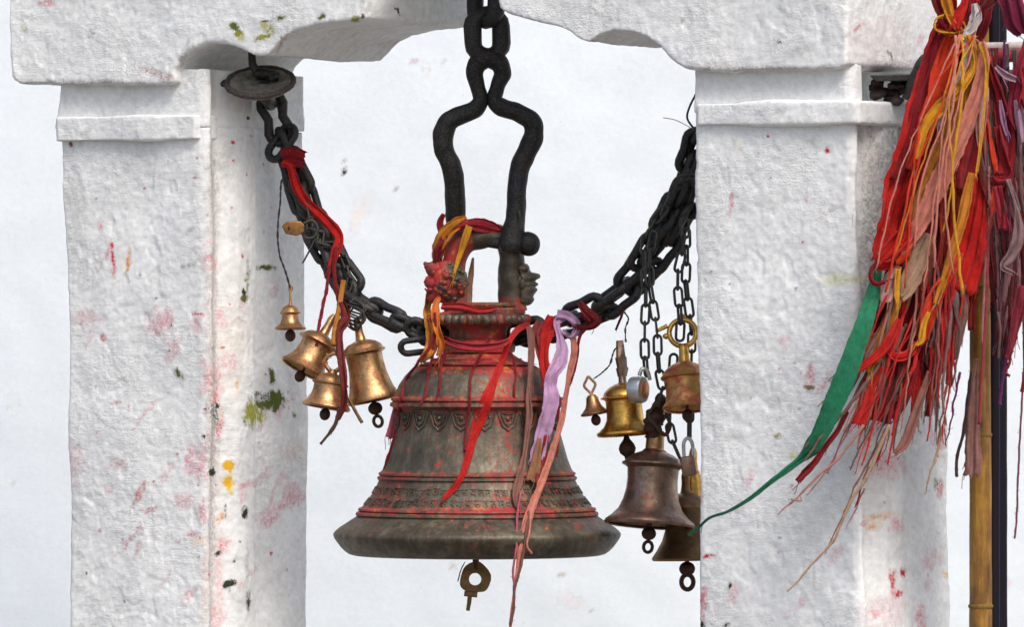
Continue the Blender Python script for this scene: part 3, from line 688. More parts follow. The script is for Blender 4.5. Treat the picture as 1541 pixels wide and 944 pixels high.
# human mask on the right, in profile
mb = MB()
face_p = [(786, 400), (792, 402), (797, 404), (799, 409), (806, 411), (812, 413), (813, 418), (808, 421), (806, 424), (810, 427), (809, 430), (806, 432), (809, 436), (806, 441), (803, 446), (804, 452), (798, 459), (790, 460), (784, 456)]
face_p = [q[:2] for q in smooth_path(face_p, 4)]; vs = []; fs = []; nf = len(face_p)
for j, (dd, sh) in enumerate(((-20, .12), (-17, .55), (-10, .85), (-4, .98), (0, 1), (4, .98), (10, .85), (17, .55), (20, .12))):
    for x, y in face_p: vs.append(P(782+(x-782)*sh, 432+(y-432)*(.75+.25*sh), dd))
for j in range(8):
    for i in range(nf-1): fs.append((j*nf+i, j*nf+i+1, (j+1)*nf+i+1, (j+1)*nf+i))
mb.add(vs, fs)
mb.ball(P(800, 417, -9), 3.2*S, 3*S, 2.4*S); mb.ball(P(786, 428, -20), 5*S, 4*S, 8*S, wob=.3, wf=80); mb.ball(P(786, 404, -6), 11*S, 16*S, 8*S, wob=.3, wf=80); mb.ball(P(782, 430, 0), 18*S, 18*S, 30*S, wob=.1, wf=40, seg=24, ring=16); mb.ball(P(797, 433, -9), 7*S, 7*S, 8*S, wob=.1)
fm = mb.build('face_mask', M_bronze, bell, fix=True); paint_bell(fm, redst(-.1, .35))
# clapper: rod, hexagonal plate with a round hole, collar, pin
cp = MB(); cp.tube([P(716, 600, 0), P(716, 700, 0), P(716, 800, 0), P(716, 858, -3)], [6*S, 6*S, 6*S, 4.4*S], 10)
cr = cp.build('clapper', M_rust, bell)
mb = MB()
hexo = [(707, 848), (722, 846), (739, 866), (733, 888), (720, 892), (701, 890), (692, 880), (697, 857)]
hexo = smooth_path([(x, y, 0) for x, y in hexo]+[(707, 848, 0)], 3)[:-1]
no = len(hexo); cxh, cyh, rh = 715, 872.5, 9.2
vs = []; fs = []
for dd in (-6, 4):
    vs += [P(x, y, dd) for x, y, _ in hexo]
    for x, y, _ in hexo:
        a = math.atan2(y-cyh, x-cxh); vs.append(P(cxh+rh*math.cos(a), cyh+rh*math.sin(a), dd))
for i in range(no):
    j = (i+1) % no
    fs += [(i, j, no+j, no+i), (2*no+i, 3*no+i, 3*no+j, 2*no+j), (i, 2*no+i, 2*no+j, j), (no+i, no+j, 3*no+j, 3*no+i)]
mb.add(vs, fs); mb.build('clapper_plate', M_dkbrass, cr, fix=True, autosmooth=40, bevel=.001)
mb = MB(); rot = Matrix.Rotation(R(6), 3, 'Y')
mb.box(P(708.5, 895, -2), 20*S, 12*S, 8*S, rot); mb.tube([P(707, 898, -2), P(706, 908, -2), P(704, 920, -2)], [3.6*S, 3.4*S, 3*S], 8)
mb.build('clapper_tip', M_dkbrass, cr, bevel=.001)
mb = MB()
for k in range(3): mb.tube([P(700-k*2, 846+3*k, -6), P(694-k, 858+k*2, -8), P(689, 874+k, -6), P(692, 866, -4)], .6*S, 4)
mb.build('wire_tie', M_iron, cr)
# ---------------------------------------------------------------- iron hanger (bent bar, eye and ball-ended pin)
hang = empty('bell_hanger', P(735, 90, 0), 'thick forged black iron hanger bent like a pear, gripping the crown of the big bell', 'hanger')
bar = [(686, 378, 30, 15), (686, 350, 28, 15), (686, 324, 22, 15.5), (684, 288, 12, 15.5), (680, 252, 4, 15.5), (668, 224, 0, 15), (667, 203, 0, 15.5), (675, 183, 0, 15), (694, 173, 0, 14), (712, 166, 0, 14), (723, 151, 0, 12), (719, 130, 0, 11.5), (714, 111, 0, 13), (719, 95, 0, 15), (735, 87, 0, 15), (751, 95, 0, 15), (756, 111, 0, 13), (749, 130, 0, 11.5), (744, 150, 0, 12), (756, 162, 0, 14), (780, 170, 0, 14), (799, 182, 0, 15), (803, 201, 0, 15.5), (796, 222, 0, 15.5), (784, 248, -4, 15), (778, 284, -10, 15), (776, 318, -16, 15), (773, 345, -22, 17), (770, 366, -26, 20), (769, 380, -27, 16)]
q = smooth_path(bar, 6); mb = MB(); mb.tube([P(a, b_, c) for a, b_, c, r in q], [r*S for a, b_, c, r in q], 14, wob=.12, wf=30)
mb.tube([P(772+.35*(318-y)*0+(y-318)*.08+9, y, -34) for y in range(316, 366, 6)], [2.2*S]*9, 6)
mb.build('bent_bar', M_hang, hang)
mb = MB(); mb.tube([P(680, 358, 30), P(700, 358, 18), P(750, 366, -16), P(792, 368, -24)], 9*S, 12); mb.build('pin', M_hang, hang)
mb = MB(); mb.ball(P(795, 367, -24), 18*S, 18*S, 18.5*S, 28, 18, wob=.05, wf=30); mb.build('pin_ball', M_hang, hang)
# ---------------------------------------------------------------- chains
def link_mesh(name, length, width, wire, seg=8, squeeze=0, material=None):
    """stadium link along local z"""
    mb = MB(); r = (width-wire)/2; h = (length-wire)/2-r; pts = []
    for k in range(9): a = math.pi*k/8; pts.append((r*math.cos(a), h+r*math.sin(a)))
    if squeeze: pts.append((-r*(1-squeeze), 0))
    for k in range(9): a = math.pi+math.pi*k/8; pts.append((r*math.cos(a), -h+r*math.sin(a)))
    if squeeze: pts.append((r*(1-squeeze), 0))
    mb.tube([Vector((a*S, 0, b_*S)) for a, b_ in pts], wire/2*S, seg, closed=True, wob=.10, wf=50)
    me = bpy.data.meshes.new(name); me.from_pydata([tuple(v) for v in mb.v], [], mb.f)
    me.polygons.foreach_set('use_smooth', [True]*len(me.polygons)); me.materials.append(material or M_iron)
    return me
def place_link(me, parent, c, t, roll, sc=1.0):
    o = bpy.data.objects.new('link', me); COL.objects.link(o); o.parent = parent
    t = t.normalized(); side = t.cross(Vector((0, 1, 0))).normalized()   # frontal: link plane = (side, t)
    nrm = t.cross(side)
    m3 = Matrix((side, nrm, t)).transposed()   # columns x=side,y=nrm,z=t
    m3 = m3 @ Matrix.Rotation(roll, 3, 'Z')
    o.rotation_euler = m3.to_euler(); o.location = c-wloc(parent); o.scale = (sc, sc, sc)
    return o
def run_chain(me, parent, pts, pitch, roll0=0, rollj=.2, alt=math.pi/2, rn=random.Random(2), start=0):
    path = [P(*q[:3]) for q in smooth_path(pts, 12)]
    cum = [0]
    for a, b_ in zip(path, path[1:]): cum.append(cum[-1]+(b_-a).length)
    def at(s_):
        s_ = max(0, min(cum[-1], s_))
        for i in range(len(path)-1):
            if cum[i+1] >= s_: return path[i].lerp(path[i+1], (s_-cum[i])/max(1e-9, cum[i+1]-cum[i]))
        return path[-1]
    s_ = start*S; i = 0; p = pitch*S
    while s_+p <= cum[-1]+p*.35:
        a = at(s_); b_ = at(s_+p); c = (a+b_)/2
        t = at(s_+p*1.0)-at(s_)
        if t.length > 1e-6: place_link(me, parent, c, t, roll0+(alt if i % 2 else 0)+rn.uniform(-rollj, rollj))
        s_ += p; i += 1
# upper chain
up = empty('hanging_chain', P(735, -150, 0), 'massive black iron chain coming straight down from the arch to the big hanger', 'chain')
bigl = link_mesh('big_link', 102, 72, 28, 12)
place_link(bigl, up, P(733, 52, 0), Vector((.03, 0, -1)), R(-14)).scale = (1, 1, .86)
place_link(bigl, up, P(731, -6, 0), Vector((0, 0, -1)), R(40)).scale = (.95, 1, .98)
place_link(bigl, up, P(734, -72, 4), Vector((0, 0, -1)), R(-35))
place_link(bigl, up, P(734, -135, 0), Vector((0, 0, -1)), R(50))
place_link(bigl, up, P(734, -200, 0), Vector((0, 0, -1)), R(-35))
place_link(bigl, up, P(734, -265, 0), Vector((0, 0, -1)), R(50))
mb = MB(); mb.tube([L(14, -170, zof(-286, 14, 0)), L(14, 170, zof(-286, 14, 0))], 16*S, 10); mb.build('cross_bar', M_iron, up)
# left heavy chain
heavy = link_mesh('heavy_link', 70, 37, 12.5, 10); heavy2 = link_mesh('heavy_link_long', 80, 42, 13.5, 10, .12)
lc = empty('chain_garland', P(400, 140, 190), 'black iron chain sagging from the left pillar down to the neck of the big bell', 'chain', 'iron chain garlands holding the small bells')
place_link(link_mesh('top_link', 92, 50, 15, 10, .35), lc, P(415, 178, 188), Vector((.30, 0, -1)), R(8))
place_link(heavy, lc, P(431, 222, 186), Vector((.45, 0, -1)), R(75))
place_link(heavy, lc, P(424, 215, 180), Vector((-.7, 0, -1)), R(30))
A1 = [(436, 232, 182), (446, 275, 170), (462, 318, 155), (482, 360, 138), (502, 402, 118), (524, 440, 98), (556, 462, 75), (596, 482, 50), (636, 500, 35), (672, 503, 60)]
B1 = [(430, 225, 190), (441, 268, 182), (452, 306, 168), (470, 352, 150), (495, 395, 132), (516, 432, 110), (542, 458, 90), (580, 470, 60), (622, 492, 45), (664, 502, 62)]
C1 = [(440, 240, 176), (462, 280, 160), (474, 322, 150), (500, 366, 130), (520, 410, 108), (550, 442, 85)]
run_chain(heavy2, lc, A1, 50, .3, .25, rn=random.Random(1)); run_chain(heavy, lc, B1, 44, 1.1, .3, rn=random.Random(8), start=12); run_chain(heavy, lc, C1, 46, .7, .3, rn=random.Random(9), start=6)
place_link(link_mesh('end_link', 60, 30, 10, 10), lc, P(628, 521, 0), Vector((1, 0, .12)), R(15))
place_link(heavy, lc, P(640, 500, 2), Vector((1, 0, -.4)), R(20))

rc = empty('chain_garland', P(1108, 130, -220), 'black iron chain sagging from the right pillar to the neck of the big bell', 'chain', 'iron chain garlands holding the small bells')
A2 = [(768, 502, 20), (800, 498, 0), (850, 480, -20), (900, 458, -45), (938, 430, -65), (966, 392, -85), (990, 350, -100), (1012, 312, -112), (1030, 268, -125), (1044, 215, -140), (1070, 170, -170), (1108, 128, -220)]
B2 = [(780, 512, 24), (835, 500, -8), (885, 482, -34), (930, 458, -55), (964, 424, -75), (996, 386, -92), (1022, 350, -105), (1042, 305, -125), (1052, 250, -140), (1080, 190, -180)]
C2 = [(842, 490, -24), (890, 468, -50), (930, 436, -72), (958, 398, -92), (984, 352, -108), (1008, 326, -118), (1026, 286, -130)]
D2 = [(970, 424, -70), (1005, 360, -100), (1024, 310, -115), (1040, 250, -128), (1060, 200, -150)]
run_chain(heavy2, rc, A2, 52, .2, .2, rn=random.Random(3)); run_chain(heavy2, rc, B2, 51, 1.0, .25, rn=random.Random(4), start=10); run_chain(heavy, rc, C2[3:], 45, .5, .3, rn=random.Random(5)); run_chain(heavy, rc, D2[1:], 44, 1.2, .3, rn=random.Random(6))
# thin chains
thin = link_mesh('thin_link', 34, 16, 4.2, 6, material=M_iron2); thin2 = link_mesh('thin_link_small', 26, 12, 3.6, 6, material=M_iron2)
def thin_chain(label, pts, seed, me=thin, pitch=26, roll=.2, alt=1.25):
    t = empty('thin_chain', P(*pts[0][:3]), label, 'chain', 'thin iron chains with the small bells')
    run_chain(me, t, pts, pitch, roll, .3, alt, random.Random(seed)); return t
t1 = thin_chain('thin iron chain running straight down into the silver padlock', [(1002, 312, -140), (984, 334, -140), (970, 362, -142), (971, 400, -142), (972, 450, -140), (970, 500, -140), (971, 545, -140), (975, 580, -138)], 1)
t2 = thin_chain('thin iron chain ending behind the copper-brown bell, right of the padlock chain', [(984, 350, -150), (977, 392, -150), (978, 430, -150), (985, 470, -148), (990, 515, -146), (990, 550, -144), (997, 582, -140), (990, 612, -138)], 2)
t3 = thin_chain('thin iron chain carrying the red-smeared bell on its brass ring', [(1030, 330, -158), (1030, 368, -158), (1021, 400, -158), (1020, 440, -158), (1024, 478, -158), (1023, 510, -156)], 3)
t4 = thin_chain('thin iron chain hanging closest to the right pillar edge', [(1032, 345, -130), (1033, 390, -130), (1032, 430, -130), (1037, 465, -130), (1041, 505, -130), (1040, 560, -130), (1037, 610, -130), (1038, 650, -128), (1036, 672, -126)], 4)
t5 = thin_chain('thin iron chain dangling below the red-smeared bell to the small padlock', [(1014, 535, -120), (1011, 580, -120), (1008, 625, -120), (1008, 655, -120), (1018, 675, -122), (1026, 700, -124)], 5)
t6 = thin_chain('thin iron chain lashed round the upper left chain garland', [(452, 300, 130), (468, 322, 120), (462, 342, 118), (486, 352, 112), (480, 372, 108), (506, 366, 106), (520, 395, 100), (528, 420, 92), (522, 440, 90)], 6, thin2, 19)
mb = MB(); mb.tube([P(*q) for q in smooth_path([(1052, 262, -160), (1030, 263, -160), (1016, 270, -160), (1008, 288, -158), (1010, 291, -156), (1020, 275, -156), (1040, 268, -156), (1052, 266, -156)], 6)], 2.2*S, 6)
tag(mb.build('wire_loop', M_iron2), 'long thin wire loop sticking out of the top of the right chain', 'wire')
for lab, pts, r in (('thin black hook curling beside the right pillar neck', [(1048, 140, -200), (1038, 160, -200), (1034, 176, -200), (1040, 188, -200), (1052, 200, -200)], 1.6), ):
    mb = MB(); mb.tube([P(*q) for q in smooth_path(pts, 8)], r*S, 6); tag(mb.build('wire_hook', M_iron), lab, 'hook')
mb = MB(); mb.tube([P(*q) for q in smooth_path([(998, 177, -200), (1015, 180, -200), (1030, 187, -200), (1048, 197, -200)], 8)], .55*S, 4); tag(mb.build('thin_twig', cloth(DUST)), 'hair-thin twig poking out left of the right pillar', 'twig')
# ---------------------------------------------------------------- small bells
def rot_axis(tilt, lean):   # tilt: bottom swings to the right (deg); lean: bottom swings towards the viewer
    return (Matrix.Rotation(R(-tilt), 3, 'Y') @ Matrix.Rotation(R(-lean), 3, 'X')).to_4x4()
def small_bell(px, py, d, H, Rm, prof, material, label, tilt=0, lean=8, handle='neck', clap='ball', scale=1, dome_h=1, hmat=None, cmat=None):
    """(px,py) = top of the dome; prof = (r, z) in photo pixels, z downwards from the dome top"""
    o = empty('hand_bell', P(px, py, d), label, 'bell', 'small brass bells hung on the chains')
    M = Matrix.Translation(P(px, py, d)) @ rot_axis(tilt, lean)
    wall = [(r*S, -z*S) for r, z in prof]
    inner = [(max(0, r-3)*S, -(z-1.0)*S) for r, z in reversed(prof) if z > prof[0][1]+6]
    mb = MB(M); pr_ = wall+[(wall[-1][0]-1.2*S, wall[-1][1]-.8*S)]+inner+[(0, inner[-1][1])]
    mb.lathe([(0, wall[0][1]+.2*S)]+pr_, (0, 0, 0), 56)
    mb.build('bell_cup', material, o, autosmooth=35)
    hm = hmat or material; mb = MB(M)
    if handle == 'neck':
        mb.lathe([(x*S, z*S) for x, z in [(11, -3), (8, 0), (7, 6), (6, 14), (6.5, 24), (5, 30), (3, 34), (0, 34)]], (0, 0, 0), 24)
    elif handle == 'rod':
        mb.lathe([(x*S, z*S) for x, z in [(4, -2), (2.2, 4), (1.8, 18), (1.8, 22)]], (0, 0, 0), 12)
        mb.tube([Vector((4*math.cos(a)*S*.8, 0, (25+4*math.sin(a))*S)) for a in [2*math.pi*k/12 for k in range(12)]], 1.2*S, 6, closed=True)
    elif handle == 'diamond':
        pts = [(0, 0), (-3, 5), (-8.5, 14), (-4, 22), (0, 27), (4, 22), (8.5, 14), (3, 5)]
        sp = [q for q in smooth_path([(a, b_, 0) for a, b_ in pts]+[(0, 0, 0)], 4)]
        mb.tube([Vector((a*S, 0, b_*S)) for a, b_, _ in sp], 2.0*S, 6)
    elif handle == 'horned':
        mb.lathe([(x*S, z*S) for x, z in [(9, -2), (6, 2), (5, 6)]], (0, 0, 0), 20)
        sp = smooth_path([(-4, 3, 0), (-13, 12, 0), (-12, 22, 0), (-2, 30, 0), (9, 25, 0), (13, 14, 0), (4, 3, 0)], 5)
        mb.tube([Vector((a*S, 0, b_*S)) for a, b_, _ in sp], 3.4*S, 8)
        for (a, b_) in ((-18, 16), (18, 16), (-14, 28), (0, 36)): mb.tube([Vector((a*.55*S, 0, b_*.75*S)), Vector((a*S, 0, b_*S))], [3.5*S, 1*S], 6)
    elif handle == 'ring':
        mb.lathe([(x*S, z*S) for x, z in [(11, -3), (8.5, 3), (7.5, 12), (7, 24), (9, 26)]], (0, 0, 0), 24)
        mb.tube([Vector((20*math.cos(a)*S, 0, (44+20*math.sin(a))*S)) for a in [2*math.pi*k/28 for k in range(28)]], 4.0*S, 10, closed=True)
        for a in (-.15, math.pi+.15, math.pi/2): mb.ball((25*math.cos(a)*S, 0, (44+25*math.sin(a))*S), 5.5*S, 4*S, 4.5*S)
        mb.tube([Vector((-22*S, 0, 56*S)), Vector((-40*S, 0, 48*S))], [3.5*S, 2.4*S], 8)
    elif handle == 'block':
        mb.lathe([(x*S, z*S) for x, z in [(9, -2), (6, 2), (6, 12)]], (0, 0, 0), 20)
        mb.tube([Vector((0, 0, z*S)) for z in (10, 22, 24, 38, 40, 64)], [7*S, 9*S, 7.5*S, 9*S, 7*S, 6*S], 6, wob=.25, wf=90)
    elif handle == 'wide':
        mb.lathe([(x*S, z*S) for x, z in [(18, -2), (14, 1), (13.5, 14), (14, 26), (12, 28)]], (0, 0, 0), 24)
    mb.build('handle', hm, o, autosmooth=45)
    zc = prof[-1][1]; cm = cmat or M_rust; mb = MB(M)
    mb.tube([Vector((0, 0, -(zc-18)*S)), Vector((0, 0, -(zc+6)*S))], max(1.6, Rm*.06)*S, 8)
    if clap == 'ball': mb.ball((0, 0, -(zc+10*scale)*S), 8.2*scale*S, None, 9.5*scale*S)
    elif clap == 'pear': mb.lathe([(q*S, -(zc+z)*S) for q, z in [(3, 0), (5, 6), (11, 14), (13, 20), (11, 27), (5, 32), (4, 38), (2, 42), (0, 42)]], (0, 0, 0), 20)
    elif clap in ('loop', 'biglp'):
        k = 1.25 if clap == 'biglp' else 1
        mb.ball((0, 0, -(zc+12*scale)*S), 11*scale*S, None, 10*scale*S)
        r = 6.5*k*scale; mb.tube([Vector((r*math.cos(a)*S, 0, -(zc+(22+10*scale)+r*1.25*math.sin(a))*S)) for a in [2*math.pi*j/18 for j in range(18)]], 2.6*k*scale*S, 8, closed=True)
    mb.build('clapper', cm, o)
    return o
tilted = [(2, 0), (10, 1), (20, 4), (26, 9), (29, 14), (32, 15), (32.5, 17), (29, 18.5), (25, 20), (24.5, 28), (25.5, 38), (28, 47), (32.5, 55), (37, 60), (38.5, 62), (37.5, 64)]
small_bell(437, 459, 150, 34, 24, [(1, 0), (7, 1), (12, 5), (14.5, 10), (16, 12), (15, 13.5), (12.5, 15), (13, 22), (15.5, 28), (21, 33), (24.5, 35.5), (24, 37)], M_brass, 'tiny brass bell alone on a twisted wire, in front of the left pillar edge', 0, 3, 'rod', 'ball')
small_bell(487, 503, 70, 60, 36, tilted, M_brass, 'brass bell tipped strongly to the left, behind its neighbours under the left chain', -29, 10, 'neck', 'ball')
small_bell(543, 512, 60, 92, 40, [(3, 0), (11, 1), (22, 5), (29, 11), (31, 16), (34, 18), (34, 20), (31, 21.5), (28, 23), (27.5, 36), (28.5, 50), (31, 64), (34, 76), (38.5, 86), (40.5, 92), (40, 94)], M_brass, 'largest brass bell of the left cluster, just left of the big bell', 12, 3, 'neck', 'loop')
small_bell(500, 562, 20, 50, 36, [(2, 0), (10, 1), (18, 4), (24, 10), (26, 14), (28, 15.5), (27.5, 17), (24.5, 18.5), (24.5, 26), (26, 34), (30, 42), (35.5, 48.5), (37, 51), (36, 53)], M_brass, 'front brass bell with spiky horned handle, lowest of the left cluster', -10, 4, 'horned', 'ball')
small_bell(890, 594, -60, 28, 21, [(1, 0), (6, 1), (9, 5), (10, 12), (12.5, 19), (18, 25), (21.5, 28), (21, 30)], M_brass, 'tiny brass bell with diamond-shaped eye, dangling between big bell and gold bell', 10, 4, 'diamond', 'ball', .9)
small_bell(937, 577, -70, 78, 44, [(3, 0), (12, 1), (22, 6), (29, 13), (31, 19), (34.5, 20.5), (34.5, 22.5), (30, 24), (27.5, 26), (27, 42), (28, 54), (33, 64), (40, 70), (44, 73), (44.5, 76), (43, 78)], M_brass2, 'shiny golden bell on a brown block handle, beside the silver padlock', 4, 3, 'block', 'pear', hmat=M_copper)
small_bell(985, 677, -100, 105, 67, [(4, 0), (16, 2), (30, 8), (40, 15), (44, 20), (47, 21), (47, 24), (42, 26), (38.5, 29), (37.5, 44), (38.5, 60), (42, 76), (48, 90), (58, 101), (66, 107), (68, 111), (66, 114)], M_copper, 'large copper-brown bell in front at the right, under a rusty lump', -4, 6, 'wide', 'loop', 1.0, hmat=M_brass, cmat=M_rust)
small_bell(1030, 545, -158, 70, 40, [(4, 0), (12, 1), (24, 7), (32, 15), (35, 21), (37, 23), (36, 25), (31.5, 27), (30, 32), (30, 50), (31.5, 60), (35, 66), (37, 69), (36, 71)], M_brassr, 'red-smeared brass bell on a knobbed brass ring, half hidden by the right pillar', 3, 12, 'ring', 'ball', hmat=M_brass2)
small_bell(1032, 742, -50, 96, 52, [(4, 0), (14, 2), (26, 8), (32, 16), (34, 22), (31, 26), (30, 40), (32, 56), (37, 72), (46, 88), (53, 98), (52, 101)], M_dkbrass, 'dark brown bell lowest at the right, behind the copper-brown bell', 1, 1, 'neck', 'biglp', 1.1, cmat=M_rust)
small_bell(1043, 708, -20, 64, 20, [(2, 0), (8, 1), (12, 8), (14, 18), (15, 34), (19, 44), (20, 48), (17, 50), (18, 58), (23, 64), (22, 66)], M_brass2, 'sliver of a slim golden bell squeezed against the right pillar edge', 0, 2, 'neck', 'ball')
# rusty lump of wire and cloth above the copper bell
mb = MB(); mb.tube([P(*q) for q in smooth_path([(984, 656, -100), (982, 640, -104), (988, 622, -106), (994, 604, -104), (990, 598, -100)], 6)], [s_*S for s_ in ([13]*7+[15]*6+[11]*6+[8]*6)][:25], 12, wob=.45, wf=60)
mb.tube([P(*q) for q in smooth_path([(998, 610, -120), (1008, 640, -122), (1000, 655, -120), (986, 640, -122), (976, 625, -120), (990, 606, -120)], 6)], 3*S, 6, wob=.3, wf=80)
tag(mb.build('wire_wrapping', M_rust), 'rusty red lump of wire wrapped above the neck of the copper-brown bell', 'wire')
# padlocks
pk = empty('padlock', P(960, 587, -140), 'round silver disc padlock lying against the golden bell', 'padlock', 'padlocks locked onto the chains')
ax = Matrix.Rotation(R(62), 3, 'Z') @ Matrix.Rotation(R(90), 3, 'X') 
c = P(960, 587, -150); ax = ax @ Matrix.Scale(.88, 3); mb = MB(); mb.lathe([(0, 13*S), (18*S, 13*S), (21.5*S, 11*S), (22.5*S, 8*S), (22.5*S, -8*S), (21.5*S, -11*S), (18*S, -13*S), (0, -13*S)], c, 40, axis=ax); mb.build('padlock_case', M_steel, pk, autosmooth=30)
dirn = ax @ Vector((0, 0, 1)); mb = MB(); sgn = 1 if dirn.y < 0 else -1
mb.lathe([(0, 13.8*S*sgn), (15*S, 13.8*S*sgn), (15.5*S, 12.6*S*sgn)], c, 32, axis=ax); mb.build('padlock_dial', M_brassr, pk)
mb = MB(); mb.tube([P(*q) for q in smooth_path([(962, 566, -150), (966, 556, -150), (974, 558, -148), (978, 572, -146)], 6)], 3*S, 8); mb.build('shackle', M_steel, pk)
pk = empty('padlock', P(440, 343, 90), 'small tarnished brass padlock sticking out left of the left chain', 'padlock', 'padlocks locked onto the chains')
mb = MB(); hx = [(424, 340), (432, 333), (452, 333), (458, 338), (458, 350), (446, 355), (430, 352)]
mb.prism(hx, 22, lambda a, b_, t: P(a, b_, 100-t)); mb.build('padlock_case', brass('old_brass', (.36, .19, .06), (.09, .05, .03), .2, .5, .8), pk, smooth=False, bevel=.003, fix=True)
mb = MB(); mb.tube([P(*q) for q in smooth_path([(456, 337, 92), (470, 332, 92), (478, 344, 92), (472, 357, 92), (460, 358, 92), (455, 350, 92)], 6)], 2.6*S, 8); mb.build('shackle', M_iron2, pk)
mb = MB(); mb.ball(P(435, 343, 77), 2*S, 1*S, 3*S, seg=8, ring=6); mb.build('keyhole', M_iron, pk)
pk = empty('padlock', P(1036, 691, -160), 'reddish brown padlock hanging below the red-smeared bell near the pillar', 'padlock', 'padlocks locked onto the chains')
mb = MB(); mb.box(P(1036, 702, -165), 22*S, 12*S, 30*S, Matrix.Rotation(R(-10), 3, 'Y')); mb.build('padlock_case', M_copper, pk, bevel=.006)
mb = MB(); mb.tube([P(*q) for q in smooth_path([(1030, 690, -165), (1029, 668, -165), (1035, 660, -165), (1042, 668, -165), (1043, 690, -165)], 6)], 2.8*S, 8); mb.build('shackle', M_steel, pk)
# ---------------------------------------------------------------- dish, hook and stub at the left pillar head
ds = empty('iron_dish', P(392, 127, 150), 'shallow white-crusted iron dish with dark rim at the head of the left pillar', 'dish')
axd = (Matrix.Rotation(R(-3), 3, 'Y') @ Matrix.Rotation(R(27), 3, 'X'))
c = P(392, 127, 100)
mb = MB(); mb.lathe([(0, -4*S), (20*S, -3*S), (38*S, 1*S), (47*S, 6*S), (49*S, 5*S), (50*S, 1*S), (44*S, -6*S), (20*S, -10*S), (0, -11*S)], c, 56, axis=axd, wob=.02, wf=14)
dd_ = mb.build('dish_bowl', plaster('crusted_lime', (.05, .04, .028), (.26, .24, .20), .4), ds)
mb = MB(); mb.tube([c+axd @ Vector((50.5*S*math.cos(a), 50.5*S*math.sin(a), 4*S)) for a in [2*math.pi*k/64 for k in range(64)]], [S*(4.6+1.6*nz(k*.35, 2, 2)) for k in range(64)], 8, closed=True, wob=.3, wf=60)
mb.build('dish_rim', iron('crusted_rim', (.035, .02, .018), (.22, .19, .16), .7, .8, .1), ds)
mb = MB(); mb.ball(P(400, 112, 112), 20*S, 12*S, 9*S, wob=.5, wf=60, seg=24, ring=14); mb.ball(P(412, 116, 105), 9*S, 8*S, 7*S, wob=.5, wf=70)
mb.tube([P(388, 112, 112), P(380, 96, 118), P(378, 76, 120)], [7*S, 6*S, 6*S], 8, wob=.3, wf=50); mb.build('soot_lump', M_iron, ds)
mb = MB(); mb.tube([P(395, 136, 108), P(402, 146, 145), P(408, 158, 186)], [15*S, 12*S, 9*S], 10); mb.build('ceiling_bolt', M_iron, ds)
mb = MB(); mb.tube([P(*q) for q in smooth_path([(363, 144, 172), (363, 160, 172), (366, 174, 172), (373, 180, 168)], 6)], [5*S*(1+.3*nz(i, 0, 0)) for i in range(19)], 8, wob=.4, wf=70)
tag(mb.build('iron_hook', M_iron), 'short black rusted hook hanging under the left side of the dish', 'hook')
mb = MB(); mb.tube([P(*q) for q in smooth_path([(314, 122, 130), (324, 127, 130), (344, 124, 130), (362, 122, 150)], 6)], [7*S, 8*S]+[6*S]*17, 8, wob=.4, wf=60)
tag(mb.build('iron_stub', M_iron), 'dark iron rod stub poking out at the corner left of the dish', 'rod')
mb = MB(); mb.tube([P(*q) for q in smooth_path([(415, 150, 200), (420, 160, 200), (421, 168, 200)], 5)], 3.5*S, 8, wob=.3); tag(mb.build('iron_hook', M_iron), 'small black hook half hidden right of the top chain link', 'hook')
# iron clamp in the recess of the right pillar head
cl_ = empty('iron_clamp', P(1345, 135, -440), 'dark rusty iron clamp jammed in the recess under the right end of the lintel', 'clamp')
mb = MB()
mb.prism([(1308, 113), (1400, 111), (1398, 121), (1318, 122)], 60, lambda a, b_, t: P(a, b_, -440+t)); mb.build('clamp_bar', M_iron, cl_, fix=True, bevel=.002, smooth=False)
mb = MB()
for k in range(26): mb.ball(P(rp.uniform(1312, 1378), rp.uniform(120, 154), rp.uniform(-420, -385)), rp.uniform(5, 11)*S, rp.uniform(5, 9)*S, rp.uniform(4, 9)*S, wob=.6, wf=60, seg=10, ring=7)
mb.build('rust_scale', iron('soot_rust', (.02, .010, .007), (.10, .045, .03), .6, .8, .1), cl_)
mb = MB(); mb.tube([P(*q) for q in smooth_path([(1368, 150, -455), (1378, 120, -460), (1388, 95, -462), (1398, 88, -462)], 6)], 10*S, 8, wob=.35, wf=40); mb.build('clamp_arm', M_iron, cl_)
# ---------------------------------------------------------------- wires of the bells
def wire(label, pts, r=.9, seed=0, strands=1, mt=None, name='wire'):
    return tag(cord(name, pts, DRED, r, None, seed, 0, material=mt or M_iron, wob=0, kink=.8, strands=strands), label, 'wire')
wire('twisted black wire carrying the lone tiny bell on the left', [(436, 262, 150), (424, 272, 150), (422, 300, 150), (418, 345, 150), (420, 380, 150), (430, 410, 150), (437, 436, 150)], 1.1, 1, 2)
wire('bent black wire spike under the brass padlock', [(474, 360, 92), (466, 376, 90), (455, 396, 88)], 1.4, 2)
wire('thin black wire from the right chain to the golden bell', [(938, 468, -64), (946, 480, -66), (941, 495, -68), (942, 515, -70)], .9, 3, 2)
wire('curved thin wire tying the tiny diamond-eyed bell to the golden bell', [(938, 520, -72), (925, 526, -70), (918, 548, -66), (905, 562, -62), (894, 570, -60)], .9, 4, 2)
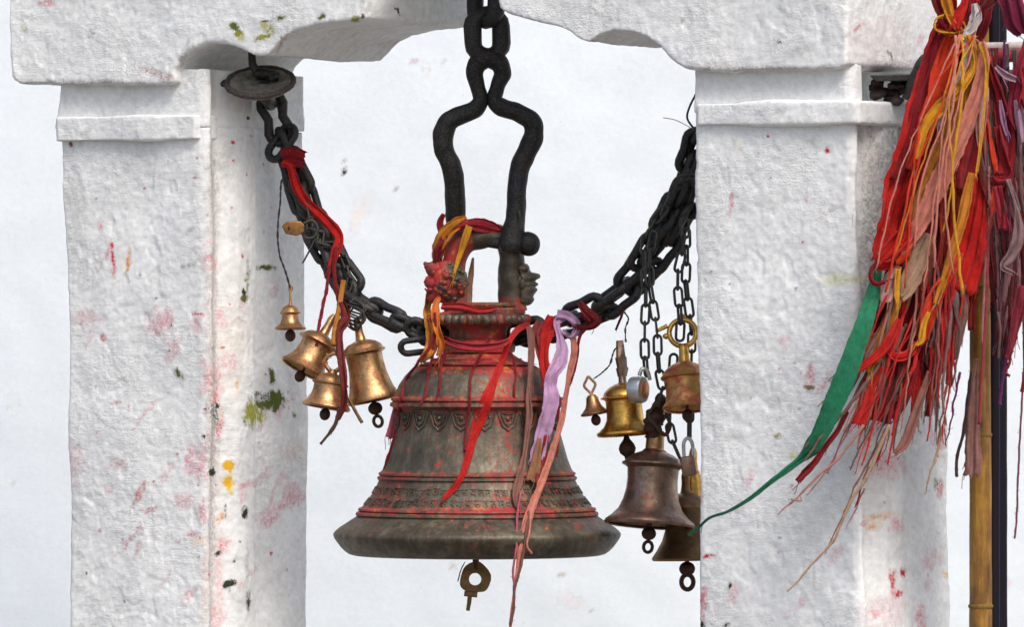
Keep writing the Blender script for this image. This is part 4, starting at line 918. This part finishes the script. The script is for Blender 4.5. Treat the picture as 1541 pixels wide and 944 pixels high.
# ---------------------------------------------------------------- strings and ribbons on the left chain
tag(ribbon('cloth_wrap', [(424, 238, 150, 26), (440, 236, 146, 30), (458, 240, 150, 28)], CRIM, seed=2, folds=.6, twist=.1), 'dark red cloth wrapped round the top of the left chain', 'cloth')
tag(ribbon('red_ribbon', [(424, 246, 142, 10), (436, 250, 138, 12), (446, 280, 130, 15), (462, 305, 122, 16), (484, 326, 112, 17), (500, 342, 105, 18), (510, 358, 100, 16), (505, 380, 96, 14), (496, 405, 92, 8)], RED, seed=3, folds=.9, twist=.3), 'bright red ribbon running down along the upper left chain', 'ribbon')
tag(cord('red_string', [(496, 400, 90), (492, 430, 88), (486, 460, 80), (480, 490, 70), (476, 520, 40)], CRIM, 2.6, seed=5, fuzz=14), 'fuzzy red string dangling from the left chain onto the tipped bell', 'string')
tag(cord('red_string', [(506, 372, 90), (503, 400, 88), (505, 430, 84), (512, 460, 70)], CRIM, 3.2, seed=6, fuzz=14), 'short fuzzy red string hugging the left chain above the cluster', 'string')
tag(ribbon('red_rag', [(512, 455, 50, 12), (520, 478, 42, 16), (510, 500, 30, 12), (512, 530, 4, 12), (516, 560, -24, 12), (518, 585, -30, 10), (517, 610, -24, 9), (510, 632, -20, 4)], (.24, .025, .02), seed=7, folds=1.2, twist=.6), 'dusty red rag knotted among the left cluster of bells', 'rag')
mb = MB(); mb.tube([P(*q) for q in smooth_path([(510, 615, -18), (506, 635, -18), (496, 652, -18), (482, 669, -18)], 6)], [3*S]*12+[2*S]*7, 6, wob=.3, wf=90); tag(mb.build('twig', M_rust), 'curved brown twig trailing below the horned-handle bell', 'twig')
mb = MB(); mb.tube([P(*q) for q in smooth_path([(524, 598, -10), (533, 616, -10), (545, 637, -10)], 6)], [2.6*S]*13, 6, wob=.2, wf=90); tag(mb.build('twig', M_dkbrass), 'short straight brown stick crossing the clapper of the largest left bell', 'twig')
mb = MB(); mb.tube([P(*q) for q in smooth_path([(517, 422, 70), (514, 440, 66), (510, 465, 50), (504, 495, 36), (502, 520, 20)], 6)], [4*S]*25, 8, wob=.1, wf=60); tag(mb.build('wooden_stick', cloth(OCH)), 'ochre stick standing among the handles of the left bells', 'stick')
wl = MB()
for k in range(7): 
    a = k*1.7; wl.tube([P(*q) for q in smooth_path([(527+7*math.cos(a), 452+3*k, 60), (547+4*math.sin(a), 462+3.2*k, 46+4*math.sin(a)), (536+6*math.cos(a*2), 480+3*k, 50), (520+4*math.sin(a), 470+2*k, 64), (532+5*math.sin(a*3), 450+2*k, 60)], 5)], 1.5*S, 6, wob=.3, wf=90)
tag(wl.build('wire_tangle', M_iron), 'tangle of dark wire tying the left bells to the chain', 'wire')
# ---------------------------------------------------------------- cloth on the big bell
def bd_(pts, ex=3): return [(x, y, (bell_d(x, y, ex) if y > 552 else -82-ex), w_) for x, y, w_ in pts]
og = ribbon('orange_ribbon', [(702, 328, -22, 10), (688, 336, -26, 18), (672, 350, -26, 20), (662, 366, -22, 22), (658, 385, -10, 18), (656, 404, 20, 10), (648, 440, 24, 12), (643, 470, 0, 12), (648, 495, -50, 16), (650, 515, -70, 18), (645, 532, -84, 18), (632, 545, -70, 10)], ORG, seed=11, folds=1.0, twist=.4)
tag(og, 'orange ribbon draped from the crown of the big bell down behind the lion mask', 'ribbon')
tag(ribbon('red_ribbon', [(668, 322, -8, 6), (662, 338, -10, 10), (668, 362, -24, 12), (660, 378, -24, 14), (656, 396, -16, 6)], CRIM, seed=12), 'dark red ribbon peeping from the orange ribbon at the crown', 'ribbon')
tag(ribbon('orange_ribbon', [(706, 340, -30, 10), (700, 358, -34, 12), (694, 378, -32, 10), (688, 398, -40, 8), (684, 412, -44, 5)], YEL, seed=15, folds=.9, twist=.5), 'short yellow ribbon hanging over the crown just above the lion mask', 'ribbon')
tag(ribbon('red_ribbon', [(664, 462, -52, 8), (690, 462, -62, 12), (722, 468, -66, 10), (748, 464, -58, 7)], (.58, .03, .03), seed=16, folds=.9, twist=.4), 'red ribbon lying across the ledge under the crown opening', 'ribbon')
tag(ribbon('red_ribbon', [(668, 512, -78, 12), (690, 520, -104, 12), (720, 523, -112, 13), (752, 519, -102, 10), (768, 510, -80, 6)], (.50, .03, .04), seed=17, folds=.9, twist=.3), 'red ribbon wound round the neck of the big bell', 'ribbon')
tag(ribbon('orange_ribbon', [(662, 446, -20, 7), (656, 462, -50, 12), (656, 490, -84, 14), (664, 515, -88, 12), (660, 536, -86, 7)], (.80, .22, .02), seed=18, folds=1.0, twist=.6), 'deep orange ribbon hanging below the lion mask onto the bell shoulder', 'ribbon')
tag(ribbon('pale_ribbon', [(712, 388, 26, 3), (709, 410, 28, 8), (706, 435, 28, 11), (705, 456, 26, 10)], BEI, seed=13, folds=.4), 'pale orange ribbon showing through the crown opening', 'ribbon')
tag(ribbon('red_rag', [(684, 345, -22, 12), (704, 338, -26, 16), (730, 340, -24, 20), (754, 347, -16, 10)], (.50, .03, .05), seed=14, folds=.8, twist=.2), 'red powdered rag lying over the top of the bell crown', 'rag')
for lab, pts, r, sd_ in (
    ('red string falling down the left flank of the big bell', [(655, 470, 2), (652, 510, 2), (630, 545, 2), (612, 570, 2.4), (604, 600, 2.4), (597, 640, 2), (592, 665, 2.2), (578, 706, 2.2)], 2.4, 21),
    ('red string ending just under the upper moulding of the big bell', [(656, 480, 2), (652, 530, 2), (644, 565, 2), (640, 595, 2), (632, 610, 2)], 2.4, 22),
    ('thin red string down the middle of the big bell', [(738, 507, 2.4), (718, 545, 2.4), (708, 570, 2), (707, 600, 2), (702, 640, 2), (700, 680, 2.4)], 2.3, 23)):
    tag(cord('red_string', bd_(pts), CRIM, r, seed=sd_, fuzz=5), lab, 'string', 'red strings draped over the big bell')
for lab, pts, r, sd_ in (
    ('short red thread between the two left strings on the bell shoulder', [(672, 530, 2), (664, 550, 2), (662, 580, 2), (656, 604, 1.6)], 1.5, 26),
    ('fine red thread right of the diagonal ribbon on the bell shoulder', [(768, 530, 2), (776, 560, 2), (774, 590, 2), (778, 620, 1.6)], 1.5, 27)):
    tag(cord('red_string', bd_(pts), CRIM, r, seed=sd_, fuzz=5), lab, 'string', 'red strings draped over the big bell')
tag(ribbon('red_ribbon', [(798, 490, -30, 8), (782, 494, -50, 10)]+bd_([(768, 512, 8), (757, 540, 9), (745, 570, 10), (733, 600, 17), (722, 630, 19), (712, 660, 12), (704, 690, 11), (696, 715, 9), (683, 735, 9), (667, 752, 6)], 3), RED, seed=24, folds=.5, twist=.15), 'wide bright red ribbon crossing the front of the big bell diagonally', 'ribbon')
tag(ribbon('pink_ribbon', [(596, 600, -20, 4), (593, 625, -20, 8), (589, 645, -20, 10), (585, 660, -20, 12)], PNK2, seed=25, folds=.6), 'short pink ribbon scrap on the left edge of the big bell', 'ribbon')
K = -95
tag(ribbon('lilac_ribbon', [(848, 476, -60, 14), (838, 486, -70, 10), (842, 505, -78, 9), (846, 525, K, 18), (842, 545, K-10, 22), (832, 562, K-20, 18), (828, 580, -112, 20), (830, 600, -118, 23), (824, 630, -116, 23), (815, 662, -112, 22), (806, 699, -118, 22)], LIL, seed=31, folds=.7, twist=.35), 'long lilac ribbon hanging from the chain over the right side of the big bell', 'ribbon')
tag(ribbon('lilac_rag', [(838, 474, -66, 14), (856, 478, -66, 16), (868, 492, -64, 12), (860, 508, -70, 8), (846, 500, -76, 8)], LIL, seed=32, folds=1.3, twist=.8), 'crumpled lilac rag knotted round the chain right of the bell neck', 'rag')
tag(ribbon('red_ribbon', [(836, 480, -58, 26), (826, 496, -66, 28), (820, 515, -80, 18), (818, 545, K, 16), (826, 575, -105, 22), (828, 600, -110, 18), (822, 630, -110, 16)], RED, seed=33, folds=.9, twist=.4), 'bright red ribbon bunched behind the lilac ribbon', 'ribbon')
tag(ribbon('red_ribbon', [(822, 655, -112, 10), (818, 690, -118, 11), (812, 720, -135, 14), (816, 734, -138, 10)], (.42, .03, .03), seed=34, folds=.6), 'lower dark red ribbon end behind the lilac ribbon tail', 'ribbon')
tag(ribbon('pink_ribbon', [(862, 505, -60, 10), (864, 530, -85, 10), (858, 560, -98, 9), (852, 600, -105, 9), (842, 645, -118, 9), (828, 690, -132, 10), (812, 735, -150, 11), (798, 770, -176, 13), (786, 810, -200, 10), (780, 850, -206, 6), (774, 890, -206, 4), (768, 944, -206, 4), (768, 965, -206, 2)], PINK, seed=35, folds=.8, twist=.7, fray=1.6), 'very long pale pink ribbon trailing past the rim of the big bell', 'ribbon')
tag(ribbon('brown_rag', [(798, 492, -60, 12), (800, 520, -84, 10), (798, 560, -100, 8), (795, 600, -112, 8), (796, 625, -116, 10), (790, 680, -128, 6), (784, 710, -140, 12), (776, 745, -158, 12), (778, 765, -165, 5)], (.38, .17, .13), seed=36, folds=.9, twist=.5, fray=1.6), 'dusty pink-brown rag left of the lilac ribbon on the bell', 'rag')
tag(ribbon('beige_ribbon', [(812, 660, -116, 6), (806, 700, -126, 16), (800, 725, -136, 18)], (.42, .20, .10), seed=37, folds=.4), 'short tan ribbon hidden under the lilac ribbon', 'ribbon')
tag(ribbon('red_rag', [(812, 484, -58, 16), (806, 498, -62, 18), (810, 520, -74, 10), (816, 545, -90, 8)], (.40, .06, .05), seed=38, folds=1.2, twist=.8), 'knotted dull red rag at the chain just right of the bell neck', 'rag')
for i, (lab, pts, c_, r) in enumerate((
    ('dark red string hanging from the right chain beside the lilac rag', [(876, 472, -60), (884, 488, -66), (872, 510, -70), (868, 540, -72), (860, 570, -90), (852, 590, -100)], CRIM, 2.4),
    ('thin red string end below the lilac ribbon on the bell waist', [(842, 600, -110), (840, 640, -112), (839, 670, -118), (838, 688, -122)], CRIM, 1.8),
    ('pink thread beside the long pink ribbon at the bell rim', [(784, 740, -160), (778, 780, -184), (777, 820, -206), (772, 860, -206), (774, 900, -206), (768, 940, -206)], PNK2, 1.8),
    ('brownish thread twisted below the rim of the big bell', [(796, 770, -178), (792, 800, -200), (788, 830, -208), (782, 860, -208), (775, 885, -208), (773, 920, -208), (768, 940, -208)], (.28, .12, .09), 2.0),
    ('short pink thread curling on the dark rim of the big bell', [(800, 770, -172), (797, 800, -202), (793, 822, -212), (800, 834, -206)], PINK, 1.6),
    ('brown string dangling under the right chain near the golden bell', [(940, 462, -70), (934, 478, -74), (926, 497, -74)], DRED, 1.8))):
    tag(cord('string', pts, c_, r, seed=50+i, fuzz=8), lab, 'string')
tag(ribbon('red_rag', [(872, 455, -80, 8), (882, 468, -84, 14), (896, 482, -78, 16), (886, 492, -72, 10), (866, 492, -70, 8)], (.30, .02, .025), seed=39, folds=1, twist=.6), 'dark red rag tied tightly round the right chain', 'rag')
# ---------------------------------------------------------------- poles at the right
def pole(label, name, x0, x1, y0, y1, d, r0, r1, material, nodes=()):
    p = empty(name, Vector((P(x1, y1, d).x, d*S, 0)), label, 'pole')
    a = P(x0, y0, d); b_ = P(x1, y1, d); t = (b_-a); k = (0-a.z)/t.z; foot = a+t*k
    n_ = 60; pts = [a.lerp(foot, i/n_) for i in range(n_+1)]; mb = MB()
    rr = []
    for i, q in enumerate(pts):
        r = r0+(r1-r0)*i/n_
        for ny in nodes:
            zz = P(0, ny, d).z
            if abs(q.z-zz) < .02: r *= 1.08
        rr.append(r*S)
    mb.tube(pts, rr, 16, wob=.05, wf=12); mb.build('shaft', material, p)
    for ny in nodes:
        zz = P(0, ny, d).z; f = (a.z-zz)/(a.z-foot.z); q = a.lerp(foot, f); rr_ = (r0+(r1-r0)*f)*S
        m2 = MB(); m2.lathe([(rr_*.9, -6*S), (rr_*1.07, -2*S), (rr_*1.12, 1*S), (rr_*1.0, 3*S)], q, 20); m2.build('node', M_bambn, p)
    return p
m, n, b = mat('bamboo'); v = pos(n, (1, 1, .12)); f = noise_n(n, 60, 5, .7, v); f2 = noise_n(n, 9, 4, .6, pos(n))
col = ramp(n, math_n(n, 'ADD', math_n(n, 'MULTIPLY', f, .5), math_n(n, 'MULTIPLY', f2, .5)), [(.36, (.06, .025, .006)), (.5, (.22, .10, .012)), (.64, (.42, .22, .02))])
n.links.new(mix(n, math_n(n, 'MULTIPLY', ramp(n, noise_n(n, 22, 4, .6, pos(n)), [(.6, 0), (.72, 1)]), .6), col, (.38, .08, .02)), b.inputs['Base Color']); b.inputs['Roughness'].default_value = .45; bump(n, b, f, .3, .002); M_bamb = m
M_bambn = plaster('bamboo_node', (.10, .06, .02), (.25, .15, .03), .3)
m, n, b = mat('black_paint'); b.inputs['Base Color'].default_value = (.006, .004, .010, 1); b.inputs['Roughness'].default_value = .6; b.inputs['Specular IOR Level'].default_value = .2; bump(n, b, noise_n(n, 40, 3, .5, pos(n)), .2, .002); M_blk = m
pole('yellow-brown bamboo pole leaning upright left of the black pole', 'bamboo_pole', 1474, 1476, -60, 944, -470, 13, 19, M_bamb, (160, 430, 655, 913))
pole('straight black painted pole beside the bamboo at the right', 'metal_pole', 1495, 1495, -120, 944, -455, 9, 9.5, M_blk)
pole('wide black painted pole behind the upper rag bundle', 'metal_pole', 1494, 1500, -120, 520, -420, 20, 6, M_blk)
cbp = empty('cross_pole', P(1480, 83, -560), 'horizontal pole wrapped in faded red cloth at the upper right', 'pole')
mb = MB(); mb.tube([P(*q) for q in smooth_path([(1440, 80, -530), (1500, 84, -530), (1560, 82, -530), (1700, 80, -530)], 8)], 9*S, 12, wob=.12, wf=30); mb.build('shaft', cloth((.50, .05, .07)), cbp)
mb = MB(); mb.tube([P(*q) for q in smooth_path([(1470, 70, -520), (1520, 69, -520), (1560, 68, -520), (1700, 66, -520)], 8)], 6*S, 12, wob=.12, wf=30); mb.build('wrapping', cloth(WHT), cbp)
# ---------------------------------------------------------------- the big bundle of votive ribbons
BD = -570
bun = empty('votive_ribbon_bundle', P(1440, -40, BD), 'big sheaf of red, orange, yellow and pink ribbons knotted in front of the right pillar', 'ribbon bundle')
def rib(pts, c, d=0, seed=0, name='ribbon', **k):
    global _sd; _sd += 1
    return ribbon(name, [(x, y, BD+d, w_) for x, y, w_ in pts], c, bun, seed=seed or _sd, **k)
_sd = 100
man = [
 ([(1432, -60, 22), (1428, -10, 22), (1425, 25, 22), (1412, 60, 30), (1398, 105, 36), (1388, 150, 38), (1374, 200, 38), (1358, 250, 36), (1344, 300, 36), (1334, 345, 34), (1328, 380, 30), (1318, 395, 16)], RED, -6),
 ([(1418, 45, 14), (1404, 90, 26), (1392, 140, 28), (1378, 190, 26), (1362, 240, 22), (1346, 270, 14)], CRIM, -12),
 ([(1440, 40, 22), (1430, 75, 32), (1418, 110, 32), (1408, 150, 28), (1396, 190, 24), (1382, 225, 20), (1368, 255, 12)], ORR, -22),
 ([(1455, -60, 20), (1458, -10, 20), (1456, 25, 18), (1440, 48, 24)], CRIM, -30),
 ([(1412, -50, 16), (1424, 0, 16), (1434, 30, 14), (1446, 45, 12)], ORG, -40),
 ([(1448, -50, 10), (1452, 0, 10), (1444, 22, 14), (1438, 42, 12)], RED, -44),
 ([(1466, 5, 8), (1469, 22, 16), (1463, 40, 14), (1452, 50, 8)], WHT, -44),
 ([(1456, 52, 8), (1464, 75, 8), (1465, 100, 8), (1450, 125, 14), (1432, 145, 18), (1412, 165, 22), (1396, 185, 16), (1386, 210, 12), (1380, 240, 6)], YEL, -52),
 ([(1454, 48, 10), (1457, 66, 10), (1450, 98, 8), (1438, 130, 8), (1424, 158, 8), (1412, 190, 6)], WHT, -48),
 ([(1462, 60, 10), (1466, 95, 16), (1456, 130, 20), (1442, 165, 22), (1426, 205, 24), (1408, 245, 24), (1392, 285, 22), (1380, 320, 16), (1368, 350, 8)], OCH, -34),
 ([(1478, 62, 10), (1480, 95, 20), (1470, 140, 20), (1456, 180, 22), (1442, 215, 24), (1422, 255, 28), (1404, 295, 28), (1388, 330, 24), (1372, 360, 16), (1356, 382, 8)], PINK, -46),
 ([(1474, 66, 6), (1484, 90, 6), (1484, 130, 5), (1480, 170, 4), (1476, 215, 4), (1470, 260, 4)], YEL, -56),
 ([(1480, 70, 12), (1478, 120, 20), (1477, 160, 18), (1475, 195, 14), (1474, 222, 4)], PALE, -40),
 ([(1472, 110, 8), (1466, 160, 26), (1460, 210, 30), (1452, 250, 30), (1448, 285, 22)], CRIM, -36),
 ([(1488, 85, 16), (1494, 140, 24), (1490, 190, 28), (1484, 240, 30), (1478, 290, 34), (1470, 340, 38), (1460, 390, 42), (1448, 436, 44)], RED, -20),
 ([(1484, 180, 6), (1492, 230, 12), (1494, 270, 18), (1488, 320, 16), (1478, 370, 10)], ORR, -26),
 ([(1462, 260, 8), (1456, 290, 14), (1448, 330, 14), (1436, 370, 12), (1424, 410, 12), (1414, 440, 10), (1408, 458, 8)], ORG, -40),
 ([(1446, 380, 10), (1430, 415, 16), (1412, 440, 24), (1400, 470, 24), (1392, 500, 20), (1386, 518, 12)], ORR, -34),
 ([(1398, 470, 6), (1390, 490, 8), (1386, 512, 10), (1378, 520, 4)], YEL, -42),
 ([(1378, 515, 10), (1368, 532, 14), (1350, 538, 14), (1336, 528, 8)], RED, -36),
 ([(1398, 352, 12), (1388, 375, 22), (1378, 405, 28), (1364, 432, 28), (1352, 446, 20)], BEI, -36),
 ([(1352, 400, 10), (1342, 420, 22), (1334, 445, 22), (1332, 455, 16)], PALE, -38),
 ([(1352, 405, 8), (1350, 430, 8), (1350, 446, 10), (1352, 460, 4)], YEL, -46),
 ([(1358, 352, 18), (1342, 378, 30), (1328, 394, 28), (1318, 402, 12)], RED, -40),
 ([(1372, 352, 16), (1356, 378, 24), (1346, 396, 12)], ORR, -44),
 ([(1368, 330, 4), (1364, 356, 14), (1340, 386, 12), (1330, 392, 6)], RED, -50),
 ([(1322, 395, 6), (1312, 405, 6), (1310, 418, 6), (1318, 428, 6), (1332, 424, 6)], CRIM, -44),
 ([(1348, 450, 18), (1340, 480, 18), (1328, 510, 16), (1318, 535, 12), (1308, 558, 10)], OCH, -30),
 ([(1352, 480, 6), (1342, 505, 12), (1326, 530, 14), (1306, 548, 12), (1280, 564, 8)], RED, -48),
 ([(1322, 535, 14), (1312, 545, 14), (1308, 560, 10)], YEL, -42),
 ([(1322, 550, 16), (1308, 580, 18), (1300, 610, 20), (1290, 641, 19)], RED, -34),
 ([(1346, 540, 26), (1340, 570, 30), (1328, 610, 30), (1320, 636, 26)], DRED, -24),
 ([(1368, 540, 30), (1362, 570, 34), (1350, 600, 34), (1336, 628, 26)], CRIM, -14),
 ([(1400, 560, 10), (1385, 600, 12), (1372, 640, 14), (1360, 670, 14), (1346, 684, 8)], (.42, .18, .14), -24),
 ([(1276, 620, 5), (1262, 645, 8), (1240, 675, 10), (1222, 700, 12), (1200, 725, 8)], CRIM, -30),
 ([(1425, 450, 8), (1420, 500, 10), (1412, 560, 8), (1410, 620, 5), (1408, 650, 3)], GREY, -10),
 ([(1436, 430, 10), (1440, 480, 12), (1434, 530, 10), (1428, 560, 6)], GREY, -16),
 ([(1450, 430, 10), (1452, 470, 12), (1444, 510, 10), (1440, 540, 5)], DUST, -18),
]
man += [([(1408, -60, 26), (1412, -10, 28), (1422, 20, 24), (1432, 44, 16)], CRIM, -10), ([(1470, -60, 30), (1470, -10, 30), (1462, 20, 26), (1450, 44, 18)], RED, -14), ([(1490, -50, 20), (1486, 10, 18), (1476, 50, 16), (1464, 60, 8)], CRIM, -6),
 ([(1470, 60, 14), (1486, 100, 26), (1496, 160, 28), (1504, 220, 26), (1506, 270, 20)], CRIM, 6), ([(1466, 60, 14), (1476, 120, 34), (1474, 190, 44), (1470, 260, 44), (1462, 330, 36)], DRED, 14), ([(1432, 50, 20), (1416, 120, 40), (1398, 200, 50), (1378, 280, 50), (1358, 350, 40)], DRED, 10),
 ([(1430, 200, 30), (1412, 300, 40), (1392, 380, 40), (1372, 450, 36), (1352, 520, 26)], MAR, 20), ([(1460, 260, 30), (1440, 340, 40), (1420, 420, 40), (1404, 490, 30)], MAR, 20)]
for pts, c_, d_ in man: rib(pts, c_, d_)
rr_ = random.Random(21)
for k in range(48):   # the mass of older, faded strips behind
    f = k/45; ex = 1322+f*128+rr_.uniform(-8, 8); ey = 420+150*math.sin(f*2.6+.35)+rr_.uniform(-60, 70)
    sx = 1432+rr_.uniform(-14, 44); c_ = rr_.choice((CRIM, RED, RED, DRED, CRIM, DUST2, (.55, .03, .02), (.45, .03, .02), (.40, .10, .08), ORR))
    mx = sx*.45+ex*.55+rr_.uniform(-6, 10); w_ = rr_.uniform(6, 16)
    rib([(sx, 60, 10), (sx*.8+mx*.2, 130, w_), (mx, 260+rr_.uniform(-30, 30), w_*1.3), (mx*.4+ex*.6, (260+ey)/2+20, w_), (ex, ey, w_*.8)], c_, rr_.uniform(-14, 24), twist=.9)
# thin frayed tails and threads
tails = []
for k in range(64):
    f = rr_.random(); sx = 1350+f*95; sy = 450-30*f+rr_.uniform(-60, 50)
    if f < .55: ex = sx-rr_.uniform(50, 170)*(1-f); ey = sy+rr_.uniform(150, 260)
    else: ex = sx-rr_.uniform(2, 30); ey = sy+rr_.uniform(120, 230)
    tails.append(([(sx, sy), (sx*.7+ex*.3+rr_.uniform(-7, 10), sy*.7+ey*.3), (sx*.4+ex*.6+rr_.uniform(-6, 9), sy*.4+ey*.6), (sx*.15+ex*.85+rr_.uniform(-4, 5), sy*.15+ey*.85), (ex+rr_.uniform(-3, 3), ey)], rr_.choice((DUST, (.50, .16, .11), (.55, .24, .17), DUST2, CRIM, RED, (.40, .12, .11), RED, (.5, .1, .08))), rr_.uniform(1.2, 3.0)))
tails += [([(1338, 640), (1322, 680), (1302, 722), (1278, 760), (1262, 800), (1246, 826), (1222, 850), (1200, 876), (1185, 891)], BEI, 2.6), ([(1338, 640), (1310, 690), (1282, 742), (1262, 790), (1240, 835)], (.45, .18, .13), 1.6),
          ([(1345, 600), (1334, 650), (1320, 690), (1306, 712), (1294, 740), (1286, 765)], CRIM, 2.6), ([(1300, 735), (1288, 765), (1274, 792)], (.5, .14, .12), 1.2), ([(1300, 640), (1262, 690), (1232, 716), (1200, 748), (1184, 762), (1172, 776)], (.58, .28, .24), 2.0),
          ([(1190, 752), (1204, 755), (1206, 748)], (.58, .28, .24), 1.2), ([(1310, 600), (1280, 640), (1255, 690), (1228, 730), (1214, 745)], (.58, .28, .24), 1.6), ([(1420, 640), (1408, 690), (1398, 720), (1392, 742)], BEI, 2.0), ([(1445, 560), (1436, 600), (1430, 640), (1422, 670)], VIO, 1.8),
          ([(1458, 60), (1466, 90), (1462, 120), (1452, 150), (1446, 175)], YEL, 1.2), ([(1420, 22), (1408, 30), (1412, 48), (1450, 46), (1448, 30), (1420, 20)], YEL, 1.6), ([(1410, 45), (1430, 52), (1452, 54), (1470, 60), (1480, 74)], ORG, 2.2), ([(1396, 330), (1375, 380), (1360, 400)], YEL, 1.4), ([(1376, 255), (1374, 300), (1364, 350), (1352, 375)], BEI, 1.2)]
for i, (pts, c_, r) in enumerate(tails):
    m_ = len(pts)-1; cord('thread', [(x, y, BD-20-(i % 5)*5+(30 if i < 64 and j == 0 else 0), r*(1.15-.75*j/m_)) for j, (x, y) in enumerate(pts)], c_, r, bun, 300+i, 14, n=7, kink=2.2, wob=.9)
# green ribbon, its own tie
for k in range(10):
    f = k/9; ex = 1318+f*130; ey = 330+rr_.uniform(0, 120); w_ = rr_.uniform(3, 8); c_ = rr_.choice((RED, ORR, ORR, YEL, PINK, CRIM, ORG))
    cord('thread', [(1452+rr_.uniform(-14, 20), 52, BD-58), (1450*.6+ex*.4+rr_.uniform(-12, 12), 150, BD-62), (1430*.3+ex*.7+rr_.uniform(-12, 12), 270, BD-60), (ex, ey, BD-52)], c_, rr_.uniform(.9, 2.2), bun, 700+k, 22, kink=2.5, wob=.9)
tag(ribbon('green_ribbon', [(1352, 300, BD+5, 8), (1336, 350, BD+5, 10), (1322, 400, BD, 12), (1314, 440, BD-26, 20), (1303, 480, BD-50, 24), (1289, 520, BD-56, 28), (1273, 565, BD-56, 31), (1253, 612, BD-50, 29), (1236, 650, BD-40, 25), (1220, 676, BD-28, 22), (1204, 692, BD-14, 11), (1184, 708, BD-10, 9), (1160, 726, BD-5, 7), (1130, 750, BD+10, 6), (1096, 770, BD+30, 4), (1068, 780, BD+60, 4), (1050, 796, BD+90, 4), (1036, 807, BD+110, 5)], GRN, seed=77, folds=.35, twist=.15, fray=.5, n=9), 'long green ribbon blown left across the right pillar, thinning to a thread', 'ribbon')
# second, maroon bundle at the far right
b2 = empty('votive_ribbon_bundle', P(1520, -40, -600), 'dull maroon and lilac rag bundle at the right edge, hiding the poles', 'ribbon bundle')
old = [([(1486, 95, 10), (1500, 130, 16), (1508, 170, 22), (1514, 215, 26), (1512, 250, 24), (1500, 280, 18)], (.42, .015, .03)), ([(1500, 190, 12), (1512, 240, 18), (1518, 260, 14), (1504, 268, 18), (1496, 262, 12)], CRIM), ([(1505, 150, 4), (1510, 180, 8), (1516, 205, 4)], (.5, .25, .42)),
       ([(1512, -20, 30), (1524, 10, 36), (1530, 34, 34), (1540, 50, 20)], (.24, .02, .06)), ([(1496, -30, 20), (1490, -5, 24), (1478, 10, 18)], DRED), ([(1545, 60, 14), (1535, 110, 20), (1530, 160, 26), (1536, 190, 20)], (.36, .02, .05)), ([(1530, 150, 8), (1536, 180, 14), (1540, 215, 8)], (.5, .30, .42)), ([(1498, 100, 6), (1512, 112, 10), (1530, 120, 8)], (.5, .3, .38)),
       ([(1516, 270, 12), (1530, 320, 14), (1532, 360, 16), (1520, 388, 16), (1510, 402, 10), (1524, 410, 6)], (.34, .20, .20)), ([(1500, 280, 12), (1508, 320, 14), (1510, 345, 12)], (.40, .02, .04)), ([(1540, 100, 10), (1545, 130, 12), (1538, 150, 8)], (.5, .03, .05)), ([(1538, 430, 14), (1530, 480, 16), (1522, 520, 12), (1516, 540, 8)], (.30, .02, .04))]
for i, (pts, c_) in enumerate(old): ribbon('ribbon', [(x, y, -600-i*3, w_) for x, y, w_ in pts], c_, b2, seed=400+i, twist=.8)
for k in range(78):
    sx = rr_.uniform(1470, 1560); ex = rr_.uniform(1492, 1560); ey = rr_.uniform(330, 560); sy = rr_.uniform(60, 230); w_ = rr_.uniform(8, 20)
    if sx < 1490: ey = min(ey, 470)
    ribbon('ribbon', [(sx, sy, -590, w_*.7), (sx*.6+ex*.4, sy*.6+ey*.4, -585-rr_.uniform(0, 10), w_), (ex, ey, -588, w_*.8)], rr_.choice((MAR, DRED, DUST2, (.26, .03, .06), (.22, .12, .13), (.35, .16, .17), GREY, DRED)), b2, seed=500+k, twist=.9)
for i, (pts, c_, r) in enumerate((([(1520, 500), (1512, 550), (1506, 590), (1504, 610)], VIO, 2.5), ([(1516, 520), (1520, 545), (1512, 560), (1520, 566)], CRIM, 2), ([(1540, 560), (1536, 640), (1532, 720), (1530, 780), (1526, 812)], (.28, .08, .12), 1.5), ([(1541, 500), (1543, 560), (1538, 590)], CRIM, 3), ([(1512, 60), (1510, 110), (1514, 130)], VIO, 2), ([(1488, 250), (1488, 330), (1482, 420), (1478, 520)], (.45, .2, .18), 2.2), ([(1489, 300), (1486, 380), (1484, 470), (1478, 560), (1474, 640)], (.42, .06, .06), 2.6), ([(1502, 470), (1506, 500), (1502, 540)], DUST, 2))):
    cord('thread', [(x, y, -600) for x, y in pts], c_, r, b2, 600+i, 8)
tag(ribbon('faded_rag', [(1470, 540, -545, 5), (1466, 580, -545, 12), (1464, 620, -545, 20), (1463, 660, -545, 22), (1464, 695, -545, 26), (1462, 716, -545, 26)], (.42, .20, .17), seed=88, folds=.8, twist=.3, fray=1.6), 'faded pinkish rag hanging against the bamboo pole', 'rag')
tag(cord('dark_string', [(1462, 560, -545), (1455, 610, -545), (1450, 650, -545), (1440, 690, -545), (1440, 718, -545)], (.10, .04, .04), 2.4, seed=90, fuzz=16), 'dark frayed string left of the bamboo pole', 'string')

for me in bpy.data.meshes:
    if any(m_ and m_.name in ('white_wall_limewash', 'gateway_limewash', 'crusted_lime', 'bamboo_node', 'dark_bronze') for m_ in me.materials) and not me.color_attributes.get('stain'):
        me.color_attributes.new('stain', 'FLOAT_COLOR', 'POINT').data.foreach_set('color', [0.0]*(4*len(me.vertices)))
